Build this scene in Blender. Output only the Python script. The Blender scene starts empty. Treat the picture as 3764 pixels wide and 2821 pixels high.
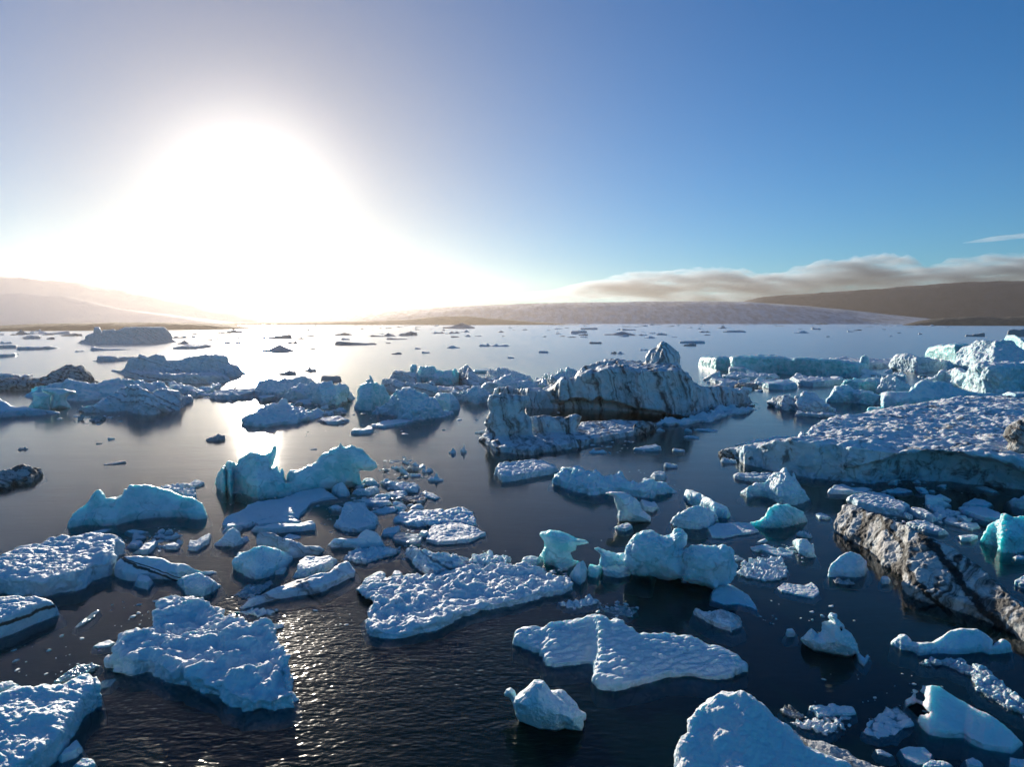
import bpy, math, random
import numpy as np
from mathutils import Vector, Matrix

random.seed(7)
SC = bpy.context.scene
R = math.radians

# ------------------------------------------------------------------ camera
CAM_H = 15.0                      # drone height above the lagoon, metres
FPX, CX, CY = 2454.0, 1882.0, 1410.5     # focal length and centre in photo pixels (3764 x 2821)
PITCH = math.atan((CY - 1178.0) / FPX)
cam_d = bpy.data.cameras.new("camera")
cam = bpy.data.objects.new("camera", cam_d)
SC.collection.objects.link(cam)
cam.location = (0, 0, CAM_H)
cam.rotation_euler = (math.pi / 2 - PITCH, 0, 0)
cam_d.sensor_fit = 'HORIZONTAL'
cam_d.sensor_width = 36.0
cam_d.lens = 36.0 * FPX / 3764.0
cam_d.clip_start = 0.5
cam_d.clip_end = 60000.0
SC.camera = cam
SC.render.resolution_x, SC.render.resolution_y = 1024, 768

# ------------------------------------------------------------------ sun, sky, exposure
SUN_EL, SUN_AZ = R(9.3), R(-21.0)       # azimuth measured from +Y towards +X
sun_dir = Vector((math.sin(SUN_AZ) * math.cos(SUN_EL), math.cos(SUN_AZ) * math.cos(SUN_EL), math.sin(SUN_EL)))
sl = bpy.data.lights.new("sun", 'SUN')
sl.energy = 5.0
sl.angle = R(0.5)
sl.color = (1.0, 0.90, 0.76)
so = bpy.data.objects.new("sun", sl)
SC.collection.objects.link(so)
so.rotation_euler = (-sun_dir).to_track_quat('-Z', 'Y').to_euler()

W = bpy.data.worlds.new("World")
SC.world = W
W.use_nodes = True
wn, wl = W.node_tree.nodes, W.node_tree.links
wn.clear()
w_out = wn.new('ShaderNodeOutputWorld')
w_bg = wn.new('ShaderNodeBackground')
w_sky = wn.new('ShaderNodeTexSky')
w_sky.sky_type = 'NISHITA'
w_sky.sun_disc = False
w_sky.sun_elevation = SUN_EL
w_sky.sun_rotation = SUN_AZ
w_sky.altitude = 0.0
w_sky.air_density = 1.0
w_sky.dust_density = 0.0
w_sky.ozone_density = 3.0
w_bg.inputs['Strength'].default_value = 0.074
# aureole of thin mist round the sun, a function of the angle from the sun only
w_tc = wn.new('ShaderNodeTexCoord')
w_dot = wn.new('ShaderNodeVectorMath'); w_dot.operation = 'DOT_PRODUCT'
w_dot.inputs[1].default_value = sun_dir
wl.new(w_tc.outputs['Generated'], w_dot.inputs[0])
def wmath(op, a, b=None):
    n = wn.new('ShaderNodeMath'); n.operation = op
    for i, v in enumerate((a, b)):
        if v is None: continue
        if isinstance(v, (int, float)): n.inputs[i].default_value = v
        else: wl.new(v, n.inputs[i])
    return n.outputs[0]
w_ang = wmath('ARCCOSINE', wmath('MINIMUM', w_dot.outputs['Value'], 1.0))
def aureole(width_deg, power, colour, gain):
    q = wmath('POWER', wmath('DIVIDE', w_ang, R(width_deg)), power)
    e = wmath('MULTIPLY', wmath('EXPONENT', wmath('MULTIPLY', q, -1.0)), gain)
    v = wn.new('ShaderNodeVectorMath'); v.operation = 'SCALE'
    v.inputs[0].default_value = colour
    wl.new(e, v.inputs['Scale'])
    return v.outputs[0]
def wadd(a, b):
    v = wn.new('ShaderNodeVectorMath'); v.operation = 'ADD'
    wl.new(a, v.inputs[0]); wl.new(b, v.inputs[1])
    return v.outputs[0]
w_tint = wn.new('ShaderNodeVectorMath'); w_tint.operation = 'MULTIPLY'
# clear-sky blue, thinned out and warmed where the mist round the sun lies in front of it
w_tm = wn.new('ShaderNodeMix'); w_tm.data_type = 'RGBA'
w_tm.inputs[6].default_value = (0.02, 0.68, 1.16, 1); w_tm.inputs[7].default_value = (0.02, 0.36, 0.52, 1)
wl.new(wmath('EXPONENT', wmath('MULTIPLY', wmath('POWER', wmath('DIVIDE', w_ang, R(23)), 2.0), -1.0)), w_tm.inputs[0])
wl.new(w_tm.outputs[2], w_tint.inputs[1])
wl.new(w_sky.outputs[0], w_tint.inputs[0])
w_sum = wadd(w_tint.outputs[0], aureole(5.7, 2.0, (1.0, 0.93, 0.86), 8.0))
w_sum = wadd(w_sum, aureole(17.0, 1.3, (1.0, 0.72, 0.44), 3.1))
# pale band of moist air along the horizon
w_sep = wn.new('ShaderNodeSeparateXYZ'); wl.new(w_tc.outputs['Generated'], w_sep.inputs[0])
w_el = wmath('EXPONENT', wmath('MULTIPLY', wmath('MAXIMUM', w_sep.outputs[2], 0.0), -1 / math.sin(R(9.0))))
w_hz = wn.new('ShaderNodeVectorMath'); w_hz.operation = 'SCALE'; w_hz.inputs[0].default_value = (1.4, 1.3, 0.95)
wl.new(w_el, w_hz.inputs['Scale'])
w_sum = wadd(w_sum, w_hz.outputs[0])
wl.new(w_sum, w_bg.inputs['Color'])
wl.new(w_bg.outputs[0], w_out.inputs[0])

SC.view_settings.view_transform = 'Standard'
SC.view_settings.look = 'None'
SC.view_settings.gamma = 1.0
SC.view_settings.exposure = 0.58
SC.cycles.use_denoising = True
SC.cycles.max_bounces = 8
SC.cycles.diffuse_bounces = 3
SC.cycles.glossy_bounces = 3
SC.cycles.transmission_bounces = 4
SC.cycles.transparent_max_bounces = 8
SC.cycles.volume_bounces = 0
SC.cycles.caustics_reflective = False
SC.cycles.caustics_refractive = False

# ------------------------------------------------------------------ tags and mesh helpers
def tag(o, label=None, cat=None, group=None, kind=None):
    if label: o['label'] = label
    if cat: o['category'] = cat
    if group: o['group'] = group
    if kind: o['kind'] = kind
    return o

def link_mesh(name, V, Q, mat, smooth=True, loc=(0, 0, 0)):
    """V (n,3) vertices, Q (m,4) quads -> one linked mesh object."""
    me = bpy.data.meshes.new(name)
    V = np.ascontiguousarray(V, np.float32); Q = np.ascontiguousarray(Q, np.int32)
    k = Q.shape[1]
    me.vertices.add(len(V)); me.vertices.foreach_set('co', V.ravel())
    me.loops.add(Q.size); me.loops.foreach_set('vertex_index', Q.ravel())
    me.polygons.add(len(Q))
    me.polygons.foreach_set('loop_start', np.arange(0, Q.size, k, dtype=np.int32))
    me.polygons.foreach_set('loop_total', np.full(len(Q), k, np.int32))
    me.polygons.foreach_set('use_smooth', np.full(len(Q), bool(smooth)))
    me.update(calc_edges=True); me.validate()
    if mat: me.materials.append(mat)
    o = bpy.data.objects.new(name, me)
    o.location = loc
    SC.collection.objects.link(o)
    return o

# ------------------------------------------------------------------ numpy noise
def _hash(ix, iy, iz, seed):
    h = (ix * 374761393 + iy * 668265263 + iz * 1274126177 + seed * 974634721) & 0xFFFFFFFF
    h = ((h ^ (h >> 13)) * 1274126177) & 0xFFFFFFFF
    return h ^ (h >> 16)

def vnoise(P, seed=0):
    """gradient noise in about -1..1 at points P (n,3)"""
    P = np.asarray(P, np.float64)
    i = np.floor(P).astype(np.int64); f = P - i
    u = f * f * f * (f * (f * 6 - 15) + 10)
    out = np.zeros(len(P))
    for dx in (0, 1):
        for dy in (0, 1):
            for dz in (0, 1):
                h = _hash(i[:, 0] + dx, i[:, 1] + dy, i[:, 2] + dz, seed)
                gx = (h & 1023) / 511.5 - 1; gy = ((h >> 10) & 1023) / 511.5 - 1; gz = ((h >> 20) & 1023) / 511.5 - 1
                w = (u[:, 0] if dx else 1 - u[:, 0]) * (u[:, 1] if dy else 1 - u[:, 1]) * (u[:, 2] if dz else 1 - u[:, 2])
                out += w * (gx * (f[:, 0] - dx) + gy * (f[:, 1] - dy) + gz * (f[:, 2] - dz))
    return out * 1.3

def fbm(P, seed=0, octs=4, gain=0.5, billow=False, ridge=False):
    a, s, t = 1.0, 0.0, 0.0
    for k in range(octs):
        n = vnoise(P * 2.03 ** k + 17.3 * k, seed + k)
        if billow: n = np.abs(n) * 2 - 0.5
        if ridge: n = 0.5 - np.abs(n) * 2
        s = s + a * n; t += a; a *= gain
    return s / t

def worley(P, seed=0):
    """distances to nearest and second nearest feature point"""
    P = np.asarray(P, np.float64)
    i = np.floor(P).astype(np.int64)
    d1 = np.full(len(P), 9.0); d2 = np.full(len(P), 9.0)
    for dx in (-1, 0, 1):
        for dy in (-1, 0, 1):
            for dz in (-1, 0, 1):
                c = i + (dx, dy, dz)
                h = _hash(c[:, 0], c[:, 1], c[:, 2], seed)
                fx = c[:, 0] + (h & 1023) / 1023; fy = c[:, 1] + ((h >> 10) & 1023) / 1023; fz = c[:, 2] + ((h >> 20) & 1023) / 1023
                d = (P[:, 0] - fx) ** 2 + (P[:, 1] - fy) ** 2 + (P[:, 2] - fz) ** 2
                n2 = np.minimum(d2, np.maximum(d1, d)); d1 = np.minimum(d1, d); d2 = n2
    return np.sqrt(d1), np.sqrt(d2)

# ------------------------------------------------------------------ surface nets
def surface_nets(F, org, vs):
    """F > 0 inside, on a grid; org origin, vs voxel size (3,). Returns V, Q."""
    ins = F > 0
    nx, ny, nz = F.shape
    c = np.zeros((nx - 1, ny - 1, nz - 1), np.int8)
    for dx in (0, 1):
        for dy in (0, 1):
            for dz in (0, 1):
                c += ins[dx:nx - 1 + dx, dy:ny - 1 + dy, dz:nz - 1 + dz]
    act = (c > 0) & (c < 8)
    idx = np.full(act.shape, -1, np.int64)
    cells = np.argwhere(act)
    idx[act] = np.arange(len(cells))
    acc = np.zeros((len(cells), 3)); cnt = np.zeros(len(cells))
    corners = [(x, y, z) for x in (0, 1) for y in (0, 1) for z in (0, 1)]
    for a in corners:
        for ax in range(3):
            if a[ax]: continue
            b = list(a); b[ax] = 1
            fa = F[cells[:, 0] + a[0], cells[:, 1] + a[1], cells[:, 2] + a[2]]
            fb = F[cells[:, 0] + b[0], cells[:, 1] + b[1], cells[:, 2] + b[2]]
            m = (fa > 0) != (fb > 0)
            den = np.where(m, fa - fb, 1.0)
            t = np.clip(fa / np.where(np.abs(den) < 1e-12, 1e-12, den), 0, 1)
            p = np.tile(np.array(a, float), (len(cells), 1)); p[:, ax] = t
            acc[m] += p[m]; cnt[m] += 1
    V = cells + acc / np.maximum(cnt, 1)[:, None]
    quads = []
    for ax in range(3):
        o1, o2 = [(1, 2), (2, 0), (0, 1)][ax]
        sl0 = [slice(1, n - 1) for n in (nx, ny, nz)]; sl0[ax] = slice(0, (nx, ny, nz)[ax] - 1)
        sl1 = list(sl0); sl1[ax] = slice(1, (nx, ny, nz)[ax])
        A = ins[tuple(sl0)]; B = ins[tuple(sl1)]
        off = np.ones(3, np.int64); off[ax] = 0
        for m, flip in ((A & ~B, False), (~A & B, True)):
            e = np.argwhere(m) + off
            if not len(e): continue
            def g(d1, d2):
                q = e.copy(); q[:, o1] -= d1; q[:, o2] -= d2
                return idx[q[:, 0], q[:, 1], q[:, 2]]
            q = np.stack([g(1, 1), g(0, 1), g(0, 0), g(1, 0)], 1)
            quads.append(q[:, ::-1] if flip else q)
    Q = np.concatenate(quads)
    Q = Q[(Q >= 0).all(1)]
    return V * vs + org, Q

def vnormals(V, Q):
    n = np.cross(V[Q[:, 2]] - V[Q[:, 0]], V[Q[:, 3]] - V[Q[:, 1]])
    N = np.zeros_like(V)
    for k in range(4): np.add.at(N, Q[:, k], n)
    return N / np.maximum(np.linalg.norm(N, axis=1), 1e-12)[:, None]

def sdf_poly(px, py, poly):
    """signed distance (inside > 0) of points to a closed polygon (m,2)"""
    d = np.full(px.shape, 1e18); ins = np.zeros(px.shape, bool)
    m = len(poly)
    for k in range(m):
        ax, ay = poly[k]; bx, by = poly[(k + 1) % m]
        ex, ey = bx - ax, by - ay
        L = ex * ex + ey * ey + 1e-18
        t = np.clip(((px - ax) * ex + (py - ay) * ey) / L, 0, 1)
        d = np.minimum(d, (px - ax - t * ex) ** 2 + (py - ay - t * ey) ** 2)
        if abs(ey) > 1e-15:
            c = ((ay > py) != (by > py)) & (px < ex * (py - ay) / ey + ax)
            ins ^= c
    d = np.sqrt(d)
    return np.where(ins, d, -d)

# ------------------------------------------------------------------ from a sight line to a place on the lagoon
SP, CP = math.sin(PITCH), math.cos(PITCH)
def sight(px, py):
    """photo pixel -> azimuth and tangent of elevation"""
    x = (np.asarray(px, float) - CX) / FPX; y = -(np.asarray(py, float) - CY) / FPX
    Y = CP + y * SP; Z = -SP + y * CP
    return np.arctan2(x, Y), Z / np.hypot(x, Y)
def ground(px, py, z=0.0):
    a, t = sight(px, py)
    d = (z - CAM_H) / t
    return Vector((float(d * np.sin(a)), float(d * np.cos(a)), z))
# ------------------------------------------------------------------ ice builder
REG = {'A': (0, 1100, .42495), 'B': (940, 1100, .42495), 'C': (1750, 1100, .47468), 'D': (2550, 1150, .54882),
       'E': (0, 1600, .45208), 'F': (750, 1600, .49729), 'G': (1750, 1600, .49729), 'H': (2550, 1700, .54882),
       'I': (0, 2150, .54250), 'J': (1150, 2050, .51989), 'K': (1850, 2200, .45208), 'L': (2700, 2150, .48101),
       'M': (3100, 1150, .30018), 'N': (3100, 1700, .36185), 'O': (1200, 1150, .36166), 'P': (2000, 1150, .54250),
       'S': (0, 0, 1.7016)}

def pts(reg, s):
    x0, y0, k = REG[reg]
    v = np.array([float(t) for t in s.replace(',', ' ').split()]).reshape(-1, 2)
    return v * k + (x0, y0), k

def smin(a, b, k):
    h = np.clip(.5 + .5 * (b - a) / k, 0, 1)
    return b + (a - b) * h - k * h * (1 - h)
def smax(a, b, k): return -smin(-a, -b, k)

def facets(P, L, seed, S):
    a, c = worley(P / L + S, seed)
    return np.clip(c * c - a * a, 0, 1.3) - .35

def displace(P, N, style, u, seed, gain=1.0):
    S = np.array([seed * 13.7 % 97, seed * 7.1 % 89, seed * 3.3 % 83])
    def f(L, **kw): return fbm(P / L + S, seed, **kw)
    warp = np.stack([vnoise(P / (.22 * u) + S + 5, seed + 40), vnoise(P / (.22 * u) + S + 9, seed + 41), vnoise(P / (.22 * u) + S + 3, seed + 42)], 1)
    Pw = P + warp * .10 * u
    if style == 'snow':
        cell = min(max(.075 * u, .16), 1.1)
        q = Pw * (.8, 1, 1.2) / cell + S
        w1, _ = worley(q, seed); w2, _ = worley(q * 2.4 + 4, seed + 1); w3, _ = worley(Pw / (cell * 1.7) + S, seed + 2)
        mask = np.clip(.55 + 1.3 * vnoise(P / (.3 * u) + S, seed + 7), .1, 1)
        up = np.clip(N[:, 2] * 1.7 - .35, 0, 1) * (.45 + .75 * ((seed * 37) % 11) / 10)
        cups = mask * cell * (.34 * (.5 - w1) + .17 * (.5 - w2)) + .3 * cell * np.minimum(w3 - .35, .25) + .30 * cell * f(cell * 1.3, octs=3, ridge=True) + .05 * cell * f(cell * .25, octs=3)
        wall = .045 * u * facets(Pw, .17 * u, seed + 9, S) + .02 * u * facets(Pw, .07 * u, seed + 4, S) + .02 * u * f(.06 * u, octs=4, ridge=True)
        d = .06 * u * f(.36 * u, octs=3) + .018 * u * facets(Pw, .2 * u, seed + 6, S) + up * cups + (1 - up) * .7 * wall
    elif style == 'lump':
        d = .06 * u * f(.4 * u, octs=2) + .028 * u * f(.13 * u, octs=3, billow=True) + .034 * u * facets(Pw, .26 * u, seed, S) + .016 * u * facets(Pw, .09 * u, seed + 5, S) + .010 * u * f(.035 * u, octs=4, ridge=True)
    elif style == 'smooth':
        d = .05 * u * f(.4 * u, octs=2) + .012 * u * f(.14 * u, octs=2) + .024 * u * facets(Pw, .3 * u, seed, S) + .007 * u * facets(Pw, .09 * u, seed + 5, S) + .006 * u * f(.035 * u, octs=4)
    elif style == 'rough':
        w1, w2 = worley(Pw / (.16 * u) + S, seed)
        d = .06 * u * f(.33 * u, octs=3) + .05 * u * facets(Pw, .2 * u, seed, S) + .024 * u * facets(Pw, .075 * u, seed + 5, S) - .02 * u * (w1 - .5) + .022 * u * f(.07 * u, octs=4, ridge=True) + .008 * u * f(.02 * u, octs=3)
    elif style == 'brash':
        w1, w2 = worley(Pw / (.17 * u) + S, seed); w3, _ = worley(Pw / (.07 * u) + S, seed + 3)
        d = .05 * u * f(.3 * u, octs=2) + .085 * u * facets(Pw, .17 * u, seed, S) - .06 * u * (w1 - .5) + .03 * u * facets(Pw, .07 * u, seed + 3, S) + .012 * u * f(.03 * u, octs=3)
    elif style == 'strata':
        t = P @ np.array([.62, .35, .70]) + .10 * u * vnoise(P / (.3 * u) + S, seed)
        z1 = np.zeros(len(P))
        q = np.stack([t / (.07 * u), z1, z1], 1) + S + P / (1.2 * u)
        d = .06 * u * f(.35 * u, octs=2) + .035 * u * fbm(q, seed, 3) + .022 * u * facets(Pw, .14 * u, seed + 5, S) + .02 * u * f(.1 * u, octs=4, ridge=True) + .006 * u * f(.03 * u, octs=2)
    elif style == 'flute':
        q = (Pw + np.stack([P[:, 2] * .35 * np.clip(P[:, 0] / u, -.3, 1), 0 * P[:, 0], 0 * P[:, 0]], 1)) * (1, 1, .14) / (.12 * u) + S
        d = .045 * u * f(.4 * u, octs=2) + .045 * u * fbm(q, seed, 3, billow=True) + .03 * u * facets(Pw * (1, 1, .5), .16 * u, seed + 5, S) + .012 * u * f(.05 * u, octs=4, ridge=True)
    elif style == 'ripple':
        t = P @ np.array([-.35, .93, .25]) + .05 * u * vnoise(P / (.3 * u) + S, seed)
        cell = .21
        z1 = np.zeros(len(P))
        q = np.stack([t / (cell * 1.1), P[:, 0] / (cell * 2.2), z1], 1)
        w1, _ = worley(q + S, seed)
        d = .05 * u * f(.35 * u, octs=2) - cell * .75 * (w1 - .5) + .003 * u * f(.03 * u, octs=2)
    else:
        d = .05 * u * f(.35 * u, octs=4)
    under = np.clip(1 + P[:, 2] / (.06 * u + .2), .25, 1)
    return P + N * (d * gain * under)[:, None]

SEED = [1]
LOG = []
VERTS = [0]

def berg(reg, name, cat, label, mat, top, bot='', c=8, s=0.0, T=.55, tmin=1.0, k=None, style='lump', u=None, gain=1.0,
         sub=None, flare=0.0, batter=0.0, parts=(), spires=(), cuts=(), group=None, res=1.0, union=None, lip=None):
    """One piece of floating ice. top / bot: upper outline and waterline, left to right, as seen from the drone; c: height of the
    front cliff; s: slope of the top behind it; T: greatest thickness front to back over the width."""
    SEED[0] += 1; seed = SEED[0]
    if flare == 0: flare = .4              # a foot of ice spreads out just under the water
    comps = [dict(top=top, bot=bot, c=c, s=s, T=T, tmin=tmin, k=k, flare=flare, batter=batter, lip=lip)] if top else []
    for p in parts:
        q = dict(bot='', c=8, s=0.0, T=.55, tmin=1.0, k=None, flare=flare, batter=0.0); q.update(p); comps.append(q)
    base = None
    for q in comps:
        tp, kk = pts(reg, q['top']); bp = pts(reg, q['bot'])[0] if q['bot'] else np.zeros((0, 2))
        wpx = tp[:, 0].max() - tp[:, 0].min(); e0, e1 = tp[:1].copy(), tp[-1:].copy()
        if len(bp):                     # a blunt end drops straight to the waterline, a drawn-out tip tapers to it
            if abs(bp[0, 0] - e0[0, 0]) < .07 * wpx: e0[0, 1] = max(e0[0, 1], bp[0, 1] - .25 * abs(bp[0, 0] - e0[0, 0]))
            if abs(bp[-1, 0] - e1[0, 0]) < .07 * wpx: e1[0, 1] = max(e1[0, 1], bp[-1, 1] - .25 * abs(bp[-1, 0] - e1[0, 0]))
        bp = np.vstack([e0, bp, e1])
        bp[:, 1] = np.maximum(bp[:, 1], 1192)
        at, tt = sight(tp[:, 0], tp[:, 1]); ab, tb = sight(bp[:, 0], bp[:, 1])
        o = np.argsort(at, kind='stable'); at, tt = at[o], tt[o]
        o = np.argsort(ab, kind='stable'); ab, tb = ab[o], tb[o]
        ph = np.linspace(max(at[0], ab[0]), min(at[-1], ab[-1]), 90)
        df = -CAM_H / np.interp(ph, ab, tb)
        ttop = np.interp(ph, at, tt)
        dm = float(np.mean(df)); wid = float((ph[-1] - ph[0]) * dm)
        cm = q['c'] * kk * dm / FPX
        hm = CAM_H + df * ttop
        den = q['s'] - ttop
        dr = np.where(den > 1e-6, (CAM_H - cm + q['s'] * df) / np.maximum(den, 1e-6), 1e9)
        lo = np.clip(q['tmin'] * np.maximum(hm, 0) + .02 * wid, .02 * wid, .5 * q['T'] * wid)
        db = df + np.clip(dr - df, lo, q['T'] * wid)
        kq = (q['k'] * kk * dm / FPX) if q['k'] else max(.22 * min(cm, max(float(hm.max()), .05)), .008 * wid)
        db = db + np.minimum(1.1 * kq + .3 * np.maximum(hm, 0), .3 * wid)     # the lee side falls away behind the crest
        ker = np.array([1, 2, 3, 2, 1.]) / 9
        db = np.convolve(np.pad(db, 2, mode='edge'), ker, 'valid')
        if base is None:
            az0 = float((ph[0] + ph[-1]) / 2); dist = dm; W0 = wid
            base = Vector((dm * math.sin(az0), dm * math.cos(az0), 0.0))
        q.update(at=at, tt=tt, ab=ab, tb=tb, cm=cm, wid=wid, dm=dm, hmax=float(max(hm.max(), cm * .5)),
                 fp=np.vstack([np.stack([df * np.sin(ph), df * np.cos(ph)], 1), np.stack([db * np.sin(ph), db * np.cos(ph)], 1)[::-1]]),
                 kk=kq)
    spl = []
    for sp in spires:
        pp, kk = pts(reg, sp[0]); by = pts(reg, '%f %f' % (0, sp[1]))[0][0, 1]
        a, t = sight(pp[:, 0], pp[:, 1]); ab, tb = sight(pp[:, 0].mean(), by)
        D = float(-CAM_H / tb) + (sp[4] if len(sp) > 4 else 0.0)
        if base is None:
            az0 = float((a.max() + a.min()) / 2); dist = D; W0 = float((a.max() - a.min()) * D)
            base = Vector((D * math.sin(az0), D * math.cos(az0), 0.0))
        poly = np.stack([a * D, t * D], 1)
        w = min(np.ptp(poly[:, 0]), np.ptp(poly[:, 1]))
        spl.append(dict(D=D, poly=poly, Tm=sp[2] * w, lean=sp[3] if len(sp) > 3 else 0.0, w=float(np.ptp(poly[:, 0])),
                        c=np.array([D * math.sin(a.mean()), D * math.cos(a.mean())]), ztop=float(CAM_H + t.max() * D)))
    ca, sa = math.cos(az0), math.sin(az0)
    def loc(xy): # world xy -> local
        d = np.asarray(xy) - np.array([base.x, base.y])
        return np.stack([d[..., 0] * ca - d[..., 1] * sa, d[..., 0] * sa + d[..., 1] * ca], -1)
    Ls = [loc(q['fp']) for q in comps]
    for q in spl:
        h = .5 * q['w']; L0 = loc(q['c'])
        Ls.append(np.array([L0 + (-h, -q['Tm'] * 1.1 + min(0, q['lean'] * q['ztop'])), L0 + (h, q['Tm'] * 1.1 + max(0, q['lean'] * q['ztop']))]))
    A = np.vstack(Ls); mn, mx = A.min(0), A.max(0)
    zmax = max([min(q['hmax'] * 1.05, q['cm'] + q['s'] * q['T'] * q['wid']) + .0 for q in comps] + [q['ztop'] for q in spl])
    if sub is None: sub = min(.5 * zmax + .25, .5 + .004 * dist)
    uu = u or min(max(W0, .6), 22.0)
    px = dist / 667.0
    vs = np.array([1.0, 1.35, .9]) * max(min(px, W0 / 110), .5 * px) * res
    mar = .02 * W0 + 3 * vs[0] + max([max(q['flare'], 0) for q in comps] + [0]) * sub
    ext = np.array([mx[0] - mn[0] + 2 * mar, mx[1] - mn[1] + 2 * mar, zmax + sub + 6 * vs[2]])
    n = np.prod(ext / vs)
    if n > 4e6: vs = vs * (n / 4e6) ** (1 / 3)
    vs = np.minimum(vs, ext / 9)
    nn = np.ceil(ext / vs).astype(int) + 1
    org = np.array([mn[0] - mar, mn[1] - mar, -sub - 3 * vs[2]])
    ga = org[0] + np.arange(nn[0]) * vs[0]; gb = org[1] + np.arange(nn[1]) * vs[1]; gz = org[2] + np.arange(nn[2]) * vs[2]
    A2, B2 = np.meshgrid(ga, gb, indexing='ij')
    X = base.x + A2 * ca + B2 * sa; Y = base.y - A2 * sa + B2 * ca
    PH = np.arctan2(X, Y); D2 = np.hypot(X, Y)
    Z3 = gz[None, None, :]
    F = np.full(tuple(nn), -1e3)
    first = True
    for q in comps:
        ztop = np.minimum(CAM_H + D2 * np.interp(PH, q['at'], q['tt']),
                          q['cm'] + q['s'] * (D2 + CAM_H / np.interp(PH, q['ab'], q['tb'])))
        fl = loc(q['fp'])
        s2 = sdf_poly(A2, B2, fl)
        side = s2[:, :, None] - q['batter'] * np.maximum(Z3, 0) + q['flare'] * np.maximum(-Z3, 0)
        if q.get('lip'):
            lz, le, l0, l1 = q['lip']
            fr = (PH - q['at'][0]) / (q['at'][-1] - q['at'][0])
            lz = (lz * q['cm'] * (.65 + .6 * np.sin(np.pi * np.clip((fr - l0) / (min(l1, 1) - l0), 0, 1))))[:, :, None]
            le = le * np.clip((fr - l0) / .05, 0, 1) * np.clip((l1 - fr) / .05, 0, 1)
            wob = np.interp(PH, np.linspace(PH.min(), PH.max(), 30), np.cumsum(np.random.RandomState(seed).normal(0, .10, 30)))
            side = side + le[:, :, None] * np.clip((Z3 / lz - .8 - wob[:, :, None]) / .4, 0, 1)
        f = smin(np.broadcast_to(ztop[:, :, None] - Z3, F.shape), side, q['kk'])
        F = f if first else smax(F, f, union or .03 * W0)
        first = False
    for q in spl:
        TA = (CAM_H * -1 + Z3) / D2[:, :, None]
        px_ = np.broadcast_to((PH * q['D'])[:, :, None], F.shape); py_ = TA * q['D']
        near = (np.abs(D2 - q['D']) < q['Tm'] * 1.4 + abs(q['lean']) * q['ztop'] + 2 * vs[1])
        e = np.full(F.shape, -1.0 * q['Tm'])
        ii = np.nonzero(near)
        e[ii] = sdf_poly(px_[ii], py_[ii], q['poly'])
        t = q['Tm'] * np.sqrt(np.maximum(1 - (1 - np.clip(e / q['Tm'], 0, 1)) ** 2, 0))
        f = np.where(e > 0, np.minimum(t - np.abs(D2[:, :, None] - q['D'] - q['lean'] * np.maximum(Z3, 0)), q['Tm']), np.minimum(e, t - np.abs(D2[:, :, None] - q['D'] - q['lean'] * np.maximum(Z3, 0))))
        F = f if first else smax(F, f, union or .02 * W0)
        first = False
    for cpoly in cuts:
        pp, kk = pts(reg, cpoly); a, t = sight(pp[:, 0], pp[:, 1])
        TA = (Z3 - CAM_H) / D2[:, :, None]
        e = sdf_poly(np.broadcast_to((PH * dist)[:, :, None], F.shape), TA * dist, np.stack([a, t], 1) * dist)
        F = smin(F, -e, .01 * W0)
    F = np.minimum(F, Z3 + sub)
    F[0] = F[-1] = -1; F[:, 0] = F[:, -1] = -1; F[:, :, 0] = F[:, :, -1] = -1
    V, Q = surface_nets(F, org, vs)
    V, Q = one_piece(V, Q, label)
    for _ in range(1):
        V = relax(V, Q)
    N = vnormals(V, Q)
    V = displace(V, N, style, uu, seed, gain)
    VERTS[0] += len(V)
    o = link_mesh(name, V, Q, MAT[mat] if isinstance(mat, str) else mat, loc=base)
    o.rotation_euler.z = -az0
    tag(o, label, cat, group)
    return o

def one_piece(V, Q, label=''):
    """keep the largest connected body, drop stray crumbs"""
    lab = np.arange(len(V)); a, c = Q[:, :3].ravel(), Q[:, 1:].ravel()
    while True:
        la, lc = lab[a], lab[c]; m = np.minimum(la, lc)
        if (la == lc).all(): break
        np.minimum.at(lab, la, m); np.minimum.at(lab, lc, m)
        while True:
            n2 = lab[lab]
            if (n2 == lab).all(): break
            lab = n2
    ids, inv, cnt = np.unique(lab, return_inverse=True, return_counts=True)
    big = cnt.argmax()
    if cnt[big] < .97 * len(V): LOG.append('%s %s of %d' % (label, sorted(cnt)[-4:], len(V)))
    keep = (cnt >= .14 * len(V))[inv]
    mp = np.cumsum(keep) - 1
    Q = Q[keep[Q].all(1)]
    return V[keep], mp[Q]

def relax(V, Q, w=.5):
    S = np.zeros_like(V); C = np.zeros(len(V))
    for k in range(4):
        a, b = Q[:, k], Q[:, (k + 1) % 4]
        np.add.at(S, a, V[b]); np.add.at(C, a, 1); np.add.at(S, b, V[a]); np.add.at(C, b, 1)
    return V * (1 - w) + w * S / np.maximum(C, 1)[:, None]

# ------------------------------------------------------------------ materials
MAT = {}
def new_mat(name):
    m = bpy.data.materials.new(name); m.use_nodes = True
    nt = m.node_tree; nt.nodes.clear()
    return m, nt, nt.nodes, nt.links

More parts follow.
